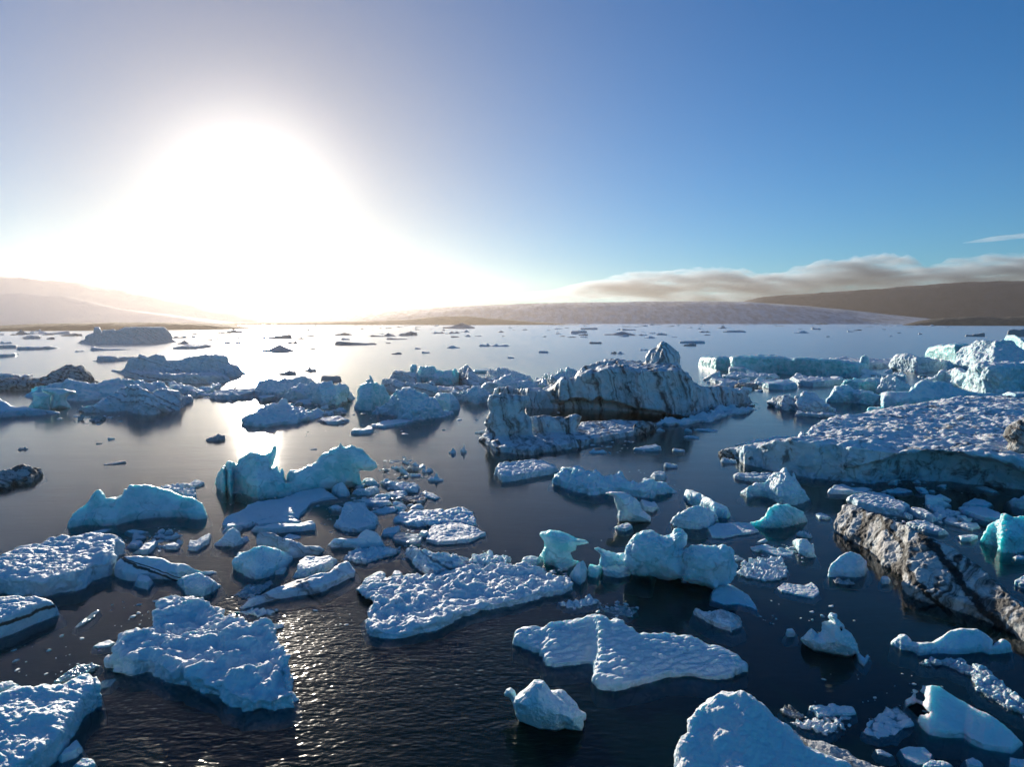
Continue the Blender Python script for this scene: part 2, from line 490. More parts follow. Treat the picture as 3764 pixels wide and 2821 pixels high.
class NB:
    """small helper for node trees"""
    def __init__(s, nt): s.nt, s.n, s.l = nt, nt.nodes, nt.links
    def add(s, t, **kw):
        x = s.n.new(t)
        for k, v in kw.items(): setattr(x, k, v)
        return x
    def put(s, sock, v):
        if hasattr(v, 'is_output') or isinstance(v, bpy.types.NodeSocket): s.l.new(v, sock)
        else: sock.default_value = v
    def math(s, op, a, b=None, c=None, clamp=False):
        x = s.add('ShaderNodeMath', operation=op, use_clamp=clamp)
        for i, v in enumerate((a, b, c)):
            if v is not None: s.put(x.inputs[i], v)
        return x.outputs[0]
    def vmul(s, a, b):
        x = s.add('ShaderNodeVectorMath', operation='MULTIPLY'); s.put(x.inputs[0], a); s.put(x.inputs[1], b); return x.outputs[0]
    def noise(s, vec, scale, detail=4, rough=.55, dist=0.0):
        x = s.add('ShaderNodeTexNoise'); s.put(x.inputs['Vector'], vec)
        x.inputs['Scale'].default_value = scale; x.inputs['Detail'].default_value = detail
        x.inputs['Roughness'].default_value = rough; x.inputs['Distortion'].default_value = dist
        return x.outputs['Fac']
    def ramp(s, v, lo, hi):
        x = s.add('ShaderNodeMapRange', interpolation_type='SMOOTHSTEP'); s.put(x.inputs['Value'], v)
        x.inputs['From Min'].default_value = lo; x.inputs['From Max'].default_value = hi
        return x.outputs[0]
    def mix(s, f, a, b):
        x = s.add('ShaderNodeMix', data_type='RGBA'); s.put(x.inputs[0], f); s.put(x.inputs[6], a); s.put(x.inputs[7], b); return x.outputs[2]

def ice_mat(name, base, sss=.5, radius=(.10, .35, .55), scale=.6, rough=.55, dirt=0.0, band=0.0, band_dir=(.6, .3, 1.0), band_scale=1.0,
            dirt_col=(.035, .030, .026), bump=.5, size=1.0, blue=.35, blue_col=(.30, .62, .74), speck=.0, warp=1.0, soft=.06, snow=.8, vein=.5, seams=()):
    m, nt, n, l = new_mat(name); b = NB(nt)
    tc = b.add('ShaderNodeTexCoord').outputs['Object']
    oi = b.add('ShaderNodeObjectInfo').outputs['Random']
    off = b.add('ShaderNodeCombineXYZ'); b.put(off.inputs[0], b.math('MULTIPLY', oi, 91.0)); b.put(off.inputs[1], b.math('MULTIPLY', oi, 57.0))
    va = b.add('ShaderNodeVectorMath', operation='ADD'); b.put(va.inputs[0], tc); b.put(va.inputs[1], off.outputs[0])
    P = va.outputs[0]
    # clean ice: white bubbly and clear blue areas
    bl = b.ramp(b.noise(P, .7 / size, 5, .6, .5), .40, .60)
    col = b.mix(b.math('MULTIPLY', bl, min(1, blue * 1.25)), (*base, 1), (*blue_col, 1))
    # healed cracks: thin milky and dark blue veins
    vd = b.add('ShaderNodeTexVoronoi', feature='DISTANCE_TO_EDGE'); vd.inputs['Scale'].default_value = .55 / size
    wv = b.add('ShaderNodeTexNoise'); b.put(wv.inputs['Vector'], P); wv.inputs['Scale'].default_value = 1.3 / size; wv.inputs['Detail'].default_value = 4
    wo = b.add('ShaderNodeVectorMath', operation='MULTIPLY_ADD'); b.put(wo.inputs[0], wv.outputs['Color']); wo.inputs[1].default_value = (.9 * size,) * 3; b.put(wo.inputs[2], P)
    b.put(vd.inputs['Vector'], wo.outputs[0])
    vm = b.math('MULTIPLY', b.ramp(vd.outputs['Distance'], .045, .0), b.ramp(b.noise(P, .9 / size, 2), .42, .60))
    col = b.mix(b.math('MULTIPLY', vm, vein), col, tuple(.45 * x for x in blue_col) + (1,))
    # old snow and rime on whatever faces up; also paints bright tops against shaded sides
    gn = b.add('ShaderNodeNewGeometry'); sz = b.add('ShaderNodeSeparateXYZ'); b.put(sz.inputs[0], gn.outputs['Normal'])
    up = b.ramp(b.math('MULTIPLY_ADD', b.noise(P, 1.6 / size, 5, .65), .9, b.math('SUBTRACT', sz.outputs[2], .45)), .30, .75)
    col = b.mix(b.math('MULTIPLY', up, snow), col, (.90, .92, .92, 1))
    # dirt: patches and tilted layers of ash
    geo = b.add('ShaderNodeNewGeometry')
    if dirt > 0:
        d = b.noise(P, 1.1 / size, 6, .68, .6)
        dm = b.ramp(d, .66 - .26 * dirt, .78 - .2 * dirt)
        col = b.mix(b.math('MULTIPLY', dm, min(.95, .45 + .5 * dirt)), col, (*dirt_col, 1))
    if band > 0:
        dt = b.add('ShaderNodeVectorMath', operation='DOT_PRODUCT'); b.put(dt.inputs[0], P); dt.inputs[1].default_value = Vector(band_dir).normalized()
        w = b.math('MULTIPLY_ADD', b.noise(P, .5 / size, 3, .6), 1.6 * warp * size / band_scale, dt.outputs['Value'])
        cx = b.add('ShaderNodeCombineXYZ'); b.put(cx.inputs[0], w)
        lay = b.noise(cx.outputs[0], 1.3 * band_scale / size, 5, .7)
        brk = b.noise(P, .8 / size, 4, .6)
        bm = b.math('MULTIPLY', b.ramp(lay, .60 - .16 * band, .60 - .13 * band + soft), b.ramp(brk, .30, .55))
        col = b.mix(b.math('MULTIPLY', bm, min(.96, .55 + .4 * band)), col, (*dirt_col, 1))
    for nx, ny, nz, off_, half in seams:            # single sheets of ash frozen into the ice
        ds = b.add('ShaderNodeVectorMath', operation='DOT_PRODUCT'); b.put(ds.inputs[0], tc); ds.inputs[1].default_value = (nx, ny, nz)
        q = b.math('MULTIPLY_ADD', b.noise(tc, 1.1 / size, 5, .65), 4.5 * half, b.math('SUBTRACT', ds.outputs['Value'], off_ + 2.25 * half))
        sm = b.ramp(b.math('ABSOLUTE', q), half * 1.15, half * .55)
        col = b.mix(b.math('MULTIPLY', sm, .95), col, (*dirt_col, 1))
    if speck > 0:
        sm = b.ramp(b.noise(P, 9 / size, 3, .7), .66, .74)
        col = b.mix(b.math('MULTIPLY', sm, speck), col, (*dirt_col, 1))
    p = b.add('ShaderNodeBsdfPrincipled')
    b.put(p.inputs['Base Color'], col)
    b.put(p.inputs['Roughness'], b.math('MULTIPLY_ADD', b.noise(P, 3.0 / size, 3, .6), .35, rough - .17))
    p.inputs['IOR'].default_value = 1.31
    p.subsurface_method = 'RANDOM_WALK'
    p.inputs['Subsurface Weight'].default_value = sss
    p.inputs['Subsurface Radius'].default_value = radius
    p.inputs['Subsurface Scale'].default_value = scale
    if 'Subsurface Anisotropy' in p.inputs: p.inputs['Subsurface Anisotropy'].default_value = .4
    b1 = b.add('ShaderNodeBump'); b.put(b1.inputs['Height'], b.noise(P, 2.2 / size, 8, .62, .2))
    b1.inputs['Strength'].default_value = bump; b1.inputs['Distance'].default_value = .22 * size
    vo = b.add('ShaderNodeTexVoronoi', feature='SMOOTH_F1'); b.put(vo.inputs['Vector'], P); vo.inputs['Scale'].default_value = 6.0 / size
    b2 = b.add('ShaderNodeBump'); b.put(b2.inputs['Height'], vo.outputs['Distance']); b.put(b2.inputs['Normal'], b1.outputs[0])
    b2.inputs['Strength'].default_value = bump * .6; b2.inputs['Distance'].default_value = .08 * size
    b.put(p.inputs['Normal'], b2.outputs[0])
    o = b.add('ShaderNodeOutputMaterial'); l.new(p.outputs[0], o.inputs[0])
    MAT[name] = m
    return m

ice_mat('snow_ice', (.64, .78, .84), sss=.15, rough=.6, dirt=.2, speck=.25, bump=.9, blue=.5, blue_col=(.38, .63, .72), snow=.92, vein=.3)
ice_mat('white_ice', (.64, .80, .85), snow=.8, sss=.3, rough=.5, dirt=.1, speck=.1, bump=.8, blue=.6, blue_col=(.34, .64, .72))
ice_mat('blue_ice', (.46, .71, .82), snow=.7, sss=.6, rough=.45, radius=(.10, .45, .6), scale=.6, bump=.65, blue=.6, blue_col=(.22, .58, .70), dirt=.06)
ice_mat('teal_ice', (.50, .76, .80), snow=.45, sss=.8, rough=.38, radius=(.08, .55, .6), scale=1.2, bump=.55, blue=.65, blue_col=(.18, .58, .62), dirt=.05)
ice_mat('dirty_ice', snow=.5, base=(.80, .82, .83), sss=.2, rough=.6, dirt=.36, band=.45, band_scale=1.4, bump=.6, blue=.2, speck=.35)
ice_mat('banded_ice', (.74, .79, .84), sss=.25, rough=.55, dirt=.34, band=.78, band_scale=.8, bump=.7, blue=.3, speck=.2, soft=.14, dirt_col=(.06, .05, .043))
ice_mat('ashy_ice', snow=.2, base=(.48, .46, .43), sss=.1, rough=.7, dirt=.85, band=.6, band_scale=1.6, bump=.7, blue=.1, speck=.5)
ice_mat('banded_wall', snow=.5, base=(.66, .71, .74), sss=.15, rough=.55, dirt=.5, band=.9, band_dir=(1, .15, .28), band_scale=.8, bump=.9, blue=.45, size=1.7, speck=.15, warp=.9, soft=.12, dirt_col=(.05, .045, .042))
ice_mat('dirty_snow', snow=.1, base=(.50, .48, .46), sss=.0, rough=.7, dirt=.5, band=.3, bump=.9, blue=.1, size=.5, speck=.5)
ice_mat('seamed_ice', seams=((1, 0, .1, -4.0, .16), (.5, 0, .85, .28, .17), (.6, 0, .8, 1.75, .24)), snow=.25, base=(.56, .54, .51), sss=.0, rough=.65, dirt=.62, band=.9, band_dir=(.85, -.2, -.5), band_scale=.5, bump=.9, blue=.1, size=1.0, speck=.4, warp=.55, soft=.05, dirt_col=(.022, .02, .018))
ice_mat('seam_berg', (.66, .78, .83), sss=.25, rough=.5, dirt=.15, bump=.8, blue=.5, blue_col=(.36, .62, .70), seams=((.32, 0, .95, .17, .07), (.36, .1, .95, .34, .03)))
ice_mat('stripe_ice', (.64, .78, .84), sss=.2, rough=.55, dirt=.15, bump=.8, blue=.5, blue_col=(.38, .63, .72), dirt_col=(.075, .05, .035), seams=((.05, 0, 1, .58, .10),), size=.7)
ice_mat('slab_snow', (.56, .72, .80), snow=.95, sss=.2, rough=.6, dirt=.6, bump=.9, blue=.6, blue_col=(.30, .56, .68), size=1.9, speck=.2)
ice_mat('groove_snow', (.76, .82, .86), sss=.35, rough=.6, dirt=.12, band=.25, band_dir=(.5, .6, .3), bump=.6, blue=.3, size=.6)
ice_mat('clear_ice', snow=.1, base=(.34, .44, .46), sss=.6, rough=.15, bump=.5, blue=.6, blue_col=(.16, .30, .32), size=.5, scale=.4)
ice_mat('wet_ice', snow=.25, base=(.50, .58, .62), sss=.5, rough=.2, bump=.7, blue=.4, blue_col=(.3, .42, .46), size=.4, scale=.4)
ice_mat('pale_teal', (.72, .83, .85), sss=.7, rough=.4, radius=(.10, .55, .6), scale=.9, bump=.5, blue=.5, blue_col=(.46, .74, .76), size=.7)
ice_mat('snow_berg', (.80, .85, .90), snow=.95, sss=.2, rough=.65, dirt=.12, bump=.9, blue=.3, size=.7, speck=.15)
ice_mat('far_white', (.70, .76, .80), sss=.2, rough=.6, dirt=.1, bump=.5, blue=.3, size=.4, scale=.15)
ice_mat('far_blue', (.46, .68, .76), sss=.3, rough=.5, bump=.4, blue=.5, size=.4, scale=.15)
ice_mat('far_dark', snow=.2, base=(.42, .43, .44), sss=.0, rough=.7, dirt=.45, band=.3, bump=.6, blue=.1, size=.4)
# ------------------------------------------------------------------ the lagoon and the land round it
def water_material():
    m, nt, n, l = new_mat('water'); b = NB(nt)
    geo = b.add('ShaderNodeNewGeometry'); P = geo.outputs['Position']
    # wind ripples: short wavelets near by, long calm swell, rougher cat's paws farther out
    r1 = b.noise(b.vmul(P, (.8, 1.3, 1)), 3.7, 1, .4, .3)
    r0 = b.noise(b.vmul(P, (.75, 1.6, 1)), 7.0, 2, .5, .4)
    r2 = b.noise(b.vmul(P, (.6, 1.4, 1)), 1.3, 3, .5, .2)
    r3 = b.noise(b.vmul(P, (.5, 1.2, 1)), .22, 3, .5)
    paw = b.ramp(b.noise(b.vmul(P, (.02, .05, 1)), 1.0, 4, .6, .5), .35, .7)
    dist = b.add('ShaderNodeVectorMath', operation='DISTANCE'); b.put(dist.inputs[0], P); dist.inputs[1].default_value = (-7.4, 24.5, 0)
    near = b.ramp(dist.outputs['Value'], 16, 4)
    far = b.add('ShaderNodeVectorMath', operation='LENGTH'); b.put(far.inputs[0], P)
    away = b.ramp(far.outputs['Value'], 30, 260)
    k1 = b.math('MULTIPLY_ADD', near, .029, b.math('MULTIPLY_ADD', paw, .006, .004))
    h = b.math('ADD', b.math('MULTIPLY_ADD', r0, b.math('MULTIPLY_ADD', near, .0035, .0016), b.math('MULTIPLY', r1, k1)), b.math('ADD', b.math('MULTIPLY', r2, b.math('MULTIPLY_ADD', near, .052, .008)), b.math('MULTIPLY', r3, .03)))
    bu = b.add('ShaderNodeBump'); b.put(bu.inputs['Height'], h)
    bu.inputs['Distance'].default_value = 1.0
    bu.inputs['Strength'].default_value = 1.0
    gl = b.add('ShaderNodeBsdfAnisotropic')
    b.put(gl.inputs['Roughness'], b.math('MULTIPLY_ADD', away, .19, b.math('MULTIPLY_ADD', near, .11, .05)))
    gl.inputs['Color'].default_value = (1, 1, 1, 1)
    b.put(gl.inputs['Normal'], bu.outputs[0])
    fr = b.add('ShaderNodeFresnel'); fr.inputs['IOR'].default_value = 1.28; b.put(fr.inputs['Normal'], bu.outputs[0])
    tr = b.add('ShaderNodeBsdfTransparent'); tr.inputs['Color'].default_value = (.88, .97, .96, 1)
    df = b.add('ShaderNodeBsdfDiffuse'); df.inputs['Color'].default_value = (.004, .034, .032, 1)
    m1 = b.add('ShaderNodeMixShader'); m1.inputs[0].default_value = .78
    l.new(df.outputs[0], m1.inputs[1]); l.new(tr.outputs[0], m1.inputs[2])
    m2 = b.add('ShaderNodeMixShader'); l.new(fr.outputs[0], m2.inputs[0]); l.new(m1.outputs[0], m2.inputs[1]); l.new(gl.outputs[0], m2.inputs[2])
    o = b.add('ShaderNodeOutputMaterial'); l.new(m2.outputs[0], o.inputs[0])
    ab = b.add('ShaderNodeVolumeAbsorption'); ab.inputs['Color'].default_value = (.05, .55, .52, 1); ab.inputs['Density'].default_value = .7
    l.new(ab.outputs[0], o.inputs['Volume'])
    return m

def box(name, lo, hi, mat):
    x0, y0, z0 = lo; x1, y1, z1 = hi
    V = [(x0, y0, z0), (x1, y0, z0), (x1, y1, z0), (x0, y1, z0), (x0, y0, z1), (x1, y0, z1), (x1, y1, z1), (x0, y1, z1)]
    Q = [(0, 3, 2, 1), (4, 5, 6, 7), (0, 1, 5, 4), (1, 2, 6, 5), (2, 3, 7, 6), (3, 0, 4, 7)]
    return link_mesh(name, np.array(V, float), np.array(Q), mat, smooth=False)

FAR = 6500.0
tag(box('water', (-FAR, -60, -6.0), (FAR, 5300, 0.0), water_material()), kind='structure')
m, nt, n, l = new_mat('lagoon_bed'); b = NB(nt)
p = b.add('ShaderNodeBsdfPrincipled'); p.inputs['Roughness'].default_value = .9
b.put(p.inputs['Base Color'], b.mix(b.noise(b.add('ShaderNodeNewGeometry').outputs['Position'], .02, 4), (.012, .016, .016, 1), (.022, .025, .022, 1)))
o = b.add('ShaderNodeOutputMaterial'); l.new(p.outputs[0], o.inputs[0])
V = np.array([(-FAR, -60, -6.3), (FAR, -60, -6.3), (FAR, 5300, -6.3), (-FAR, 5300, -6.3)]); 
tag(link_mesh('lagoon_bed', V, np.array([(0, 1, 2, 3)]), m, smooth=False), kind='structure')

def land_mat(name, c1, c2, scale, bump=.4, snow=None, streak=(1, 1, 1)):
    m, nt, n, l = new_mat(name); b = NB(nt)
    P = b.vmul(b.add('ShaderNodeNewGeometry').outputs['Position'], streak)
    f = b.ramp(b.noise(P, scale, 8, .65, .3), .35, .65)
    col = b.mix(f, (*c1, 1), (*c2, 1))
    if snow:
        g = b.add('ShaderNodeSeparateXYZ'); b.put(g.inputs[0], b.add('ShaderNodeNewGeometry').outputs['Position'])
        sm = b.ramp(b.math('MULTIPLY_ADD', b.noise(P, scale * .6, 6, .6), snow[1], g.outputs[2]), snow[0], snow[0] + snow[1] * .6)
        col = b.mix(sm, col, (.78, .8, .83, 1))
    p = b.add('ShaderNodeBsdfPrincipled'); b.put(p.inputs['Base Color'], col); p.inputs['Roughness'].default_value = .85
    bu = b.add('ShaderNodeBump'); b.put(bu.inputs['Height'], b.noise(P, scale * 2, 8, .7)); bu.inputs['Strength'].default_value = bump; bu.inputs['Distance'].default_value = .3 / scale
    b.put(p.inputs['Normal'], bu.outputs[0])
    o = b.add('ShaderNodeOutputMaterial'); l.new(p.outputs[0], o.inputs[0])
    return m

def ridge(name, crest, y_shore, D, depth, mat, seed, amp=.06, nu=420, nv=60, front=.35):
    """land that rises from a shore at distance D to a crest whose outline is given as photo points, then falls away behind it"""
    c = np.array([float(t) for t in crest.split()]).reshape(-1, 2) * 1.7016
    a, t = sight(c[:, 0], c[:, 1])
    ph = np.linspace(a[0], a[-1], nu)
    v = np.linspace(0, 1, nv)
    Dc = D + depth * front
    zc = np.maximum(CAM_H + Dc * np.interp(ph, a, t), .5)
    PHI, VV = np.meshgrid(ph, v, indexing='ij')
    dd = D + depth * VV
    prof = np.where(VV < front, np.sin(np.clip(VV / front, 0, 1) * math.pi / 2) ** .9, np.cos(np.clip((VV - front) / (1 - front), 0, 1) * math.pi / 2) ** 1.2)
    X = dd * np.sin(PHI); Y = dd * np.cos(PHI)
    Pn = np.stack([X, Y, X * 0], -1).reshape(-1, 3)
    nz = fbm(Pn / (depth * .22), seed, 5, ridge=True).reshape(X.shape) + .4 * fbm(Pn / (depth * .06), seed + 5, 4).reshape(X.shape)
    Z = zc[:, None] * prof * (1 + amp * nz * np.minimum(1, VV * 6)) - 2.0 * (1 - np.minimum(1, VV * 12)) - 1.5 * (VV >= .999)
    V = np.stack([X, Y, Z], -1).reshape(-1, 3)
    i, j = np.meshgrid(np.arange(nu - 1), np.arange(nv - 1), indexing='ij')
    k = i * nv + j
    Q = np.stack([k, k + nv, k + nv + 1, k + 1], -1).reshape(-1, 4)
    return tag(link_mesh(name, V, Q, mat), kind='structure')

rock_pale = land_mat('dusted_rock', (.10, .10, .11), (.3, .3, .32), .008, .5, snow=(10, 80))
rock = land_mat('bare_rock', (.016, .018, .028), (.04, .042, .055), .008, .5, streak=(1, 1, .6))
rock_snow = land_mat('snowy_faded_rock', (.10, .09, .085), (.22, .2, .19), .008, .5, snow=(15, 50))  # snow cover, painted lighter and lower to add to the haze fade
moraine = land_mat('moraine_gravel', (.05, .045, .035), (.13, .105, .07), .03, .5)
glac = land_mat('glacier_ice', (.30, .32, .34), (.62, .66, .70), .035, .6, streak=(1, .35, 1))
ridge('mountain', '-420 588 -150 592 0 598 60 604 170 611 235 625 320 640 420 660 520 676 650 699', 0, 3500, 1300, rock_snow, 3, .10)
ridge('mountain', '-300 640 -60 640 40 636 130 640 190 652 260 668 380 682 530 700', 0, 2900, 600, rock_pale, 5, .08)
ridge('moraine', '-300 702 -80 703 0 703.5 80 700.5 150 699 300 697 420 697.5 480 700 530 705 565 712', 0, 1150, 220, moraine, 8, .10)
ridge('moraine', '480 698 620 696 780 694 880 691 920 686 960 684 1010 684 1050 688 1120 693 1190 698 1250 703', 0, 2200, 260, moraine, 9, .08)
ridge('glacier', '540 700 700 686 850 672 1000 662 1150 656 1300 653 1500 651 1620 653 1720 660 1820 669 1900 678 2000 688 2080 700', 0, 3000, 900, glac, 12, .04, front=.6)
ridge('mountain', '1480 697 1612 650 1650 642 1700 638 1800 631 1900 624 2000 617 2080 611 2212 607 2400 604 2700 604', 0, 3950, 1000, rock, 15, .05)
ridge('moraine', '1950 702 1985 694 2020 689 2060 686.5 2110 684 2160 686 2212 683 2300 682 2500 684', 0, 2300, 200, moraine, 18, .10)

# low cloud bank beyond the mountains, outside the haze: flat lenses of vapour
def cloud(spec_top, spec_bot, D, thick, dens, seed, rough=.26):
    tp = np.array([float(t) for t in spec_top.split()]).reshape(-1, 2) * 1.7016
    bp = np.array([float(t) for t in spec_bot.split()]).reshape(-1, 2) * 1.7016
    at, tt = sight(tp[:, 0], tp[:, 1]); ab, tb = sight(bp[:, 0], bp[:, 1])
    nu, nv = 260, 40
    ph = np.linspace(max(at[0], ab[0]), min(at[-1], ab[-1]), nu)
    zt = CAM_H + D / np.cos(ph) * np.interp(ph, at, tt); zb = CAM_H + D / np.cos(ph) * np.interp(ph, ab, tb)
    ang = np.linspace(0, 2 * math.pi, nv, endpoint=False)
    mid = (zt + zb) / 2; hh = np.maximum((zt - zb) / 2, 1)
    PHI, AN = np.meshgrid(ph, ang, indexing='ij')
    dd = D / np.cos(PHI) + thick * np.cos(AN) * np.abs(np.cos(AN)) ** .8 * np.minimum(1, hh / hh.max() * 1.6)[:, None]
    Z = mid[:, None] + hh[:, None] * np.sin(AN)
    P = np.stack([dd * np.sin(PHI), dd * np.cos(PHI), Z], -1).reshape(-1, 3)
    q = P * (1, 1, 2.5) / 560.0
    nz = (fbm(q, seed, 5, billow=True) * rough + .5 * rough * fbm(q * 4, seed + 9, 4)).reshape(PHI.shape)
    env = np.sin(np.linspace(0, 1, nu) * math.pi)[:, None] ** .4
    Z = Z + nz * hh[:, None] * 2.2 * env * np.where(np.sin(AN) > -.2, 1, .25)
    V = np.stack([dd * np.sin(PHI), dd * np.cos(PHI), Z], -1).reshape(-1, 3)
    i, j = np.meshgrid(np.arange(nu - 1), np.arange(nv), indexing='ij')
    Q = np.stack([i * nv + j, i * nv + (j + 1) % nv, (i + 1) * nv + (j + 1) % nv, (i + 1) * nv + j], -1).reshape(-1, 4)
    m, nt, n, l = new_mat('cloud_vapour'); b = NB(nt)
    pv = b.add('ShaderNodeVolumePrincipled'); pv.inputs['Color'].default_value = (.70, .86, 1.0, 1)
    cp = b.add('ShaderNodeTexCoord').outputs['Object']
    dn = b.ramp(b.noise(b.vmul(cp, (1 / 480, 1 / 900, 1 / 80)), 1.0, 6, .6, .5), .28, .68)
    b.put(pv.inputs['Density'], b.math('MULTIPLY', dn, dens * 1.9)); pv.inputs['Anisotropy'].default_value = .35
    o = b.add('ShaderNodeOutputMaterial'); l.new(pv.outputs[0], o.inputs['Volume'])
    ob = link_mesh('cloud', V, Q, m)
    # caps
    import bmesh
    bm = bmesh.new(); bm.from_mesh(ob.data); bmesh.ops.holes_fill(bm, edges=[e for e in bm.edges if e.is_boundary], sides=0); bmesh.ops.recalc_face_normals(bm, faces=bm.faces); bm.to_mesh(ob.data); bm.free()
    return tag(ob, kind='structure')
CLOUDS = True
if CLOUDS:
    cloud('1180 628 1250 610 1330 594 1450 580 1540 576 1650 585 1700 580 1790 560 1850 550 1910 546 1960 558 2010 570 2060 562 2130 548 2212 542 2400 530 2700 520',
          '1180 634 1250 644 1400 655 1600 662 1640 658 1800 650 2000 638 2212 626 2400 618 2700 610', 7200, 450, .0035, 31)
    cloud('1020 634 1200 630 1400 634 1700 636 1850 626', '1020 642 1200 656 1400 662 1700 660 1850 640', 7800, 300, .0019, 35)
    cloud('2080 524 2140 512 2212 503 2300 498 2500 492', '2080 526 2140 522 2212 515 2300 510 2500 508', 7800, 190, .0019, 37)

# the air over the lagoon
HAZE = 0.56e-4
m, nt, n, l = new_mat('haze_air'); b = NB(nt)
pv = b.add('ShaderNodeVolumePrincipled'); pv.inputs['Color'].default_value = (1.0, .87, .75, 1)
pv.inputs['Density'].default_value = HAZE; pv.inputs['Anisotropy'].default_value = .66
o = b.add('ShaderNodeOutputMaterial'); l.new(pv.outputs[0], o.inputs['Volume'])
if HAZE: tag(box('haze', (-FAR - 60, -120, -7.5), (FAR + 60, 5400, 300), m), kind='stuff')
# ------------------------------------------------------------------ icebergs: far and middle distance
IB, IF, IC = 'iceberg', 'ice_floe', 'ice_chunk'
GB, GF, GC = 'icebergs grounded about the lagoon', 'flat ice floes drifting on the lagoon', 'broken ice chunks between the bergs'
def B_(reg, label, mat, top, bot, **kw): kw.setdefault('group', GB); return berg(reg, IB, 'iceberg', label, mat, top, bot, **kw)
def F_(reg, label, mat, top, bot, **kw):
    kw.setdefault('group', GF); kw.setdefault('c', 22); kw.setdefault('T', 1.3); kw.setdefault('style', 'snow')
    return berg(reg, IF, 'ice floe', label, mat, top, bot, **kw)
def C_(reg, label, mat, top, bot, **kw):
    kw.setdefault('group', GC); kw.setdefault('style', 'rough'); kw.setdefault('T', .8)
    return berg(reg, IC, 'ice chunk', label, mat, top, bot, **kw)

# --- left, far
B_('A', 'large castle-like iceberg with a knobbly left turret on the hazy left skyline', 'dirty_ice',
   '660 375 705 355 735 350 737 320 775 305 810 290 815 250 830 235 865 250 875 290 895 265 930 270 985 262 1000 272 1040 262 1110 230 1170 220 1175 200 1210 198 1260 215 1310 235 1370 228 1420 245 1460 280 1480 310 1490 350 1530 372',
   '700 388 900 388 1150 386 1300 382 1450 378', c=120, style='rough', T=.4, batter=.1, gain=.6, k=6, u=14, res=.8)
F_('A', 'low hummocky floe left of the castle-like iceberg', 'dirty_ice', '170 340 200 325 260 325 300 312 345 318 350 335 375 342', '210 347 300 346', style='rough', gain=.6)
F_('A', 'grey-blue flat floe cut by the left picture edge, farther of two', 'dirty_ice', '-60 400 0 397 60 392 110 398 165 400 220 410', '-60 430 0 428 140 426', style='lump', gain=.4)
F_('A', 'long low slate-blue floe with a small raised left tip', 'white_ice', '140 432 150 415 250 415 380 412 420 405 480 415 530 425', '150 442 300 440 400 436', style='lump', gain=.4)
F_('A', 'blue slab tilting up to the right at the left edge', 'white_ice', '-60 485 0 480 100 470 140 463 185 475', '-60 508 60 503 130 495', style='smooth', gain=.4)
F_('A', 'thin floe with a white knob at its left end', 'white_ice', '780 440 790 415 820 410 850 425 920 435 1000 430 1100 435 1220 432', '800 448 900 445 1100 441', style='lump', gain=.4)
F_('A', 'brown-topped tabular floe in front of the castle-like iceberg', 'dirty_ice', '775 535 835 528 850 492 960 490 1010 495 1020 510 1080 495 1160 493 1170 505', '835 543 1000 541 1100 530', c=40, style='rough', gain=.5)
F_('A', 'jagged low floe to the right below the castle-like iceberg', 'dirty_ice', '1480 425 1540 410 1600 395 1650 385 1720 376 1740 400 1800 390 1855 412', '1500 432 1700 432 1800 420', style='rough', gain=.5)
B_('A', 'long double-humped iceberg rising to a square right shoulder beside the sun glare', 'dirty_ice',
   '968 610 990 590 1040 578 1080 540 1150 505 1210 490 1290 500 1310 485 1390 475 1430 490 1440 525 1500 530 1545 515 1580 535 1640 510 1720 490 1755 460 1830 430 1920 423 1950 450 1975 505 1985 545 2040 575 2140 640',
   '1020 638 1080 660 1400 668 1800 672 2010 672 2080 665', c=160, style='rough', T=.3, batter=.35, k=10, u=14,
   parts=[dict(top='1060 680 1090 622 1180 605 1250 600 1350 620 1440 648 1560 622 1800 602 1920 640 1990 700', bot='1080 692 1300 702 1500 722 1700 727 1850 727 1950 718', c=60, T=.3)])
B_('A', 'dark striped ridge of ice with two knobs on its crest, left side', 'ashy_ice',
   '-60 705 0 700 60 690 330 690 420 640 500 605 560 590 610 578 640 600 680 600 700 585 730 580 745 615 770 640 820 695 860 710',
   '-60 800 0 795 150 790 300 780 500 770 700 760 800 735', c=40, s=.5, style='strata', T=.4)
B_('A', 'pale leaning slab of ice resting at the left edge behind the dark ridge', 'banded_ice', '-80 640 0 625 60 632 130 655 200 660 270 645 288 660', '-80 712 100 715 250 690', c=50, style='strata', T=.35)
B_('A', 'long blue-white iceberg with a crested top in the left middle distance', 'blue_ice',
   '160 830 250 790 270 750 310 725 400 720 500 725 540 708 620 695 680 692 720 715 790 730 860 712 950 705 1060 690 1180 683 1230 690 1270 715 1310 725 1360 705 1430 715 1445 760 1450 800',
   '200 850 260 855 500 872 620 878 700 882 900 865 1100 840 1300 812', c=130, style='lump', T=.3, batter=.5)
B_('A', 'taller flat-capped mushroom of turquoise ice near the left edge', 'teal_ice', '', '', style='smooth', gain=.5,
   spires=[('360 775 480 772 560 780 640 795 658 812 640 822 600 825 580 850 575 880 600 910 625 955 480 975 420 960 430 930 440 830 365 800', 940, .42)])
B_('A', 'shorter square-topped turquoise ice stump left of the mushroom', 'teal_ice', '', '', style='smooth', gain=.5,
   spires=[('272 815 350 812 430 825 438 845 430 890 445 975 420 985 250 970 245 930 285 880 287 850', 955, .42)])
B_('A', 'smooth blue wedge of ice sloping down to the right at the left edge', 'blue_ice', '-100 850 0 865 40 900 100 925 160 930 260 935 350 950 430 965 515 985', '-100 1035 0 1022 150 1012 300 1007 420 994', c=40, s=.4, style='smooth', T=.4)
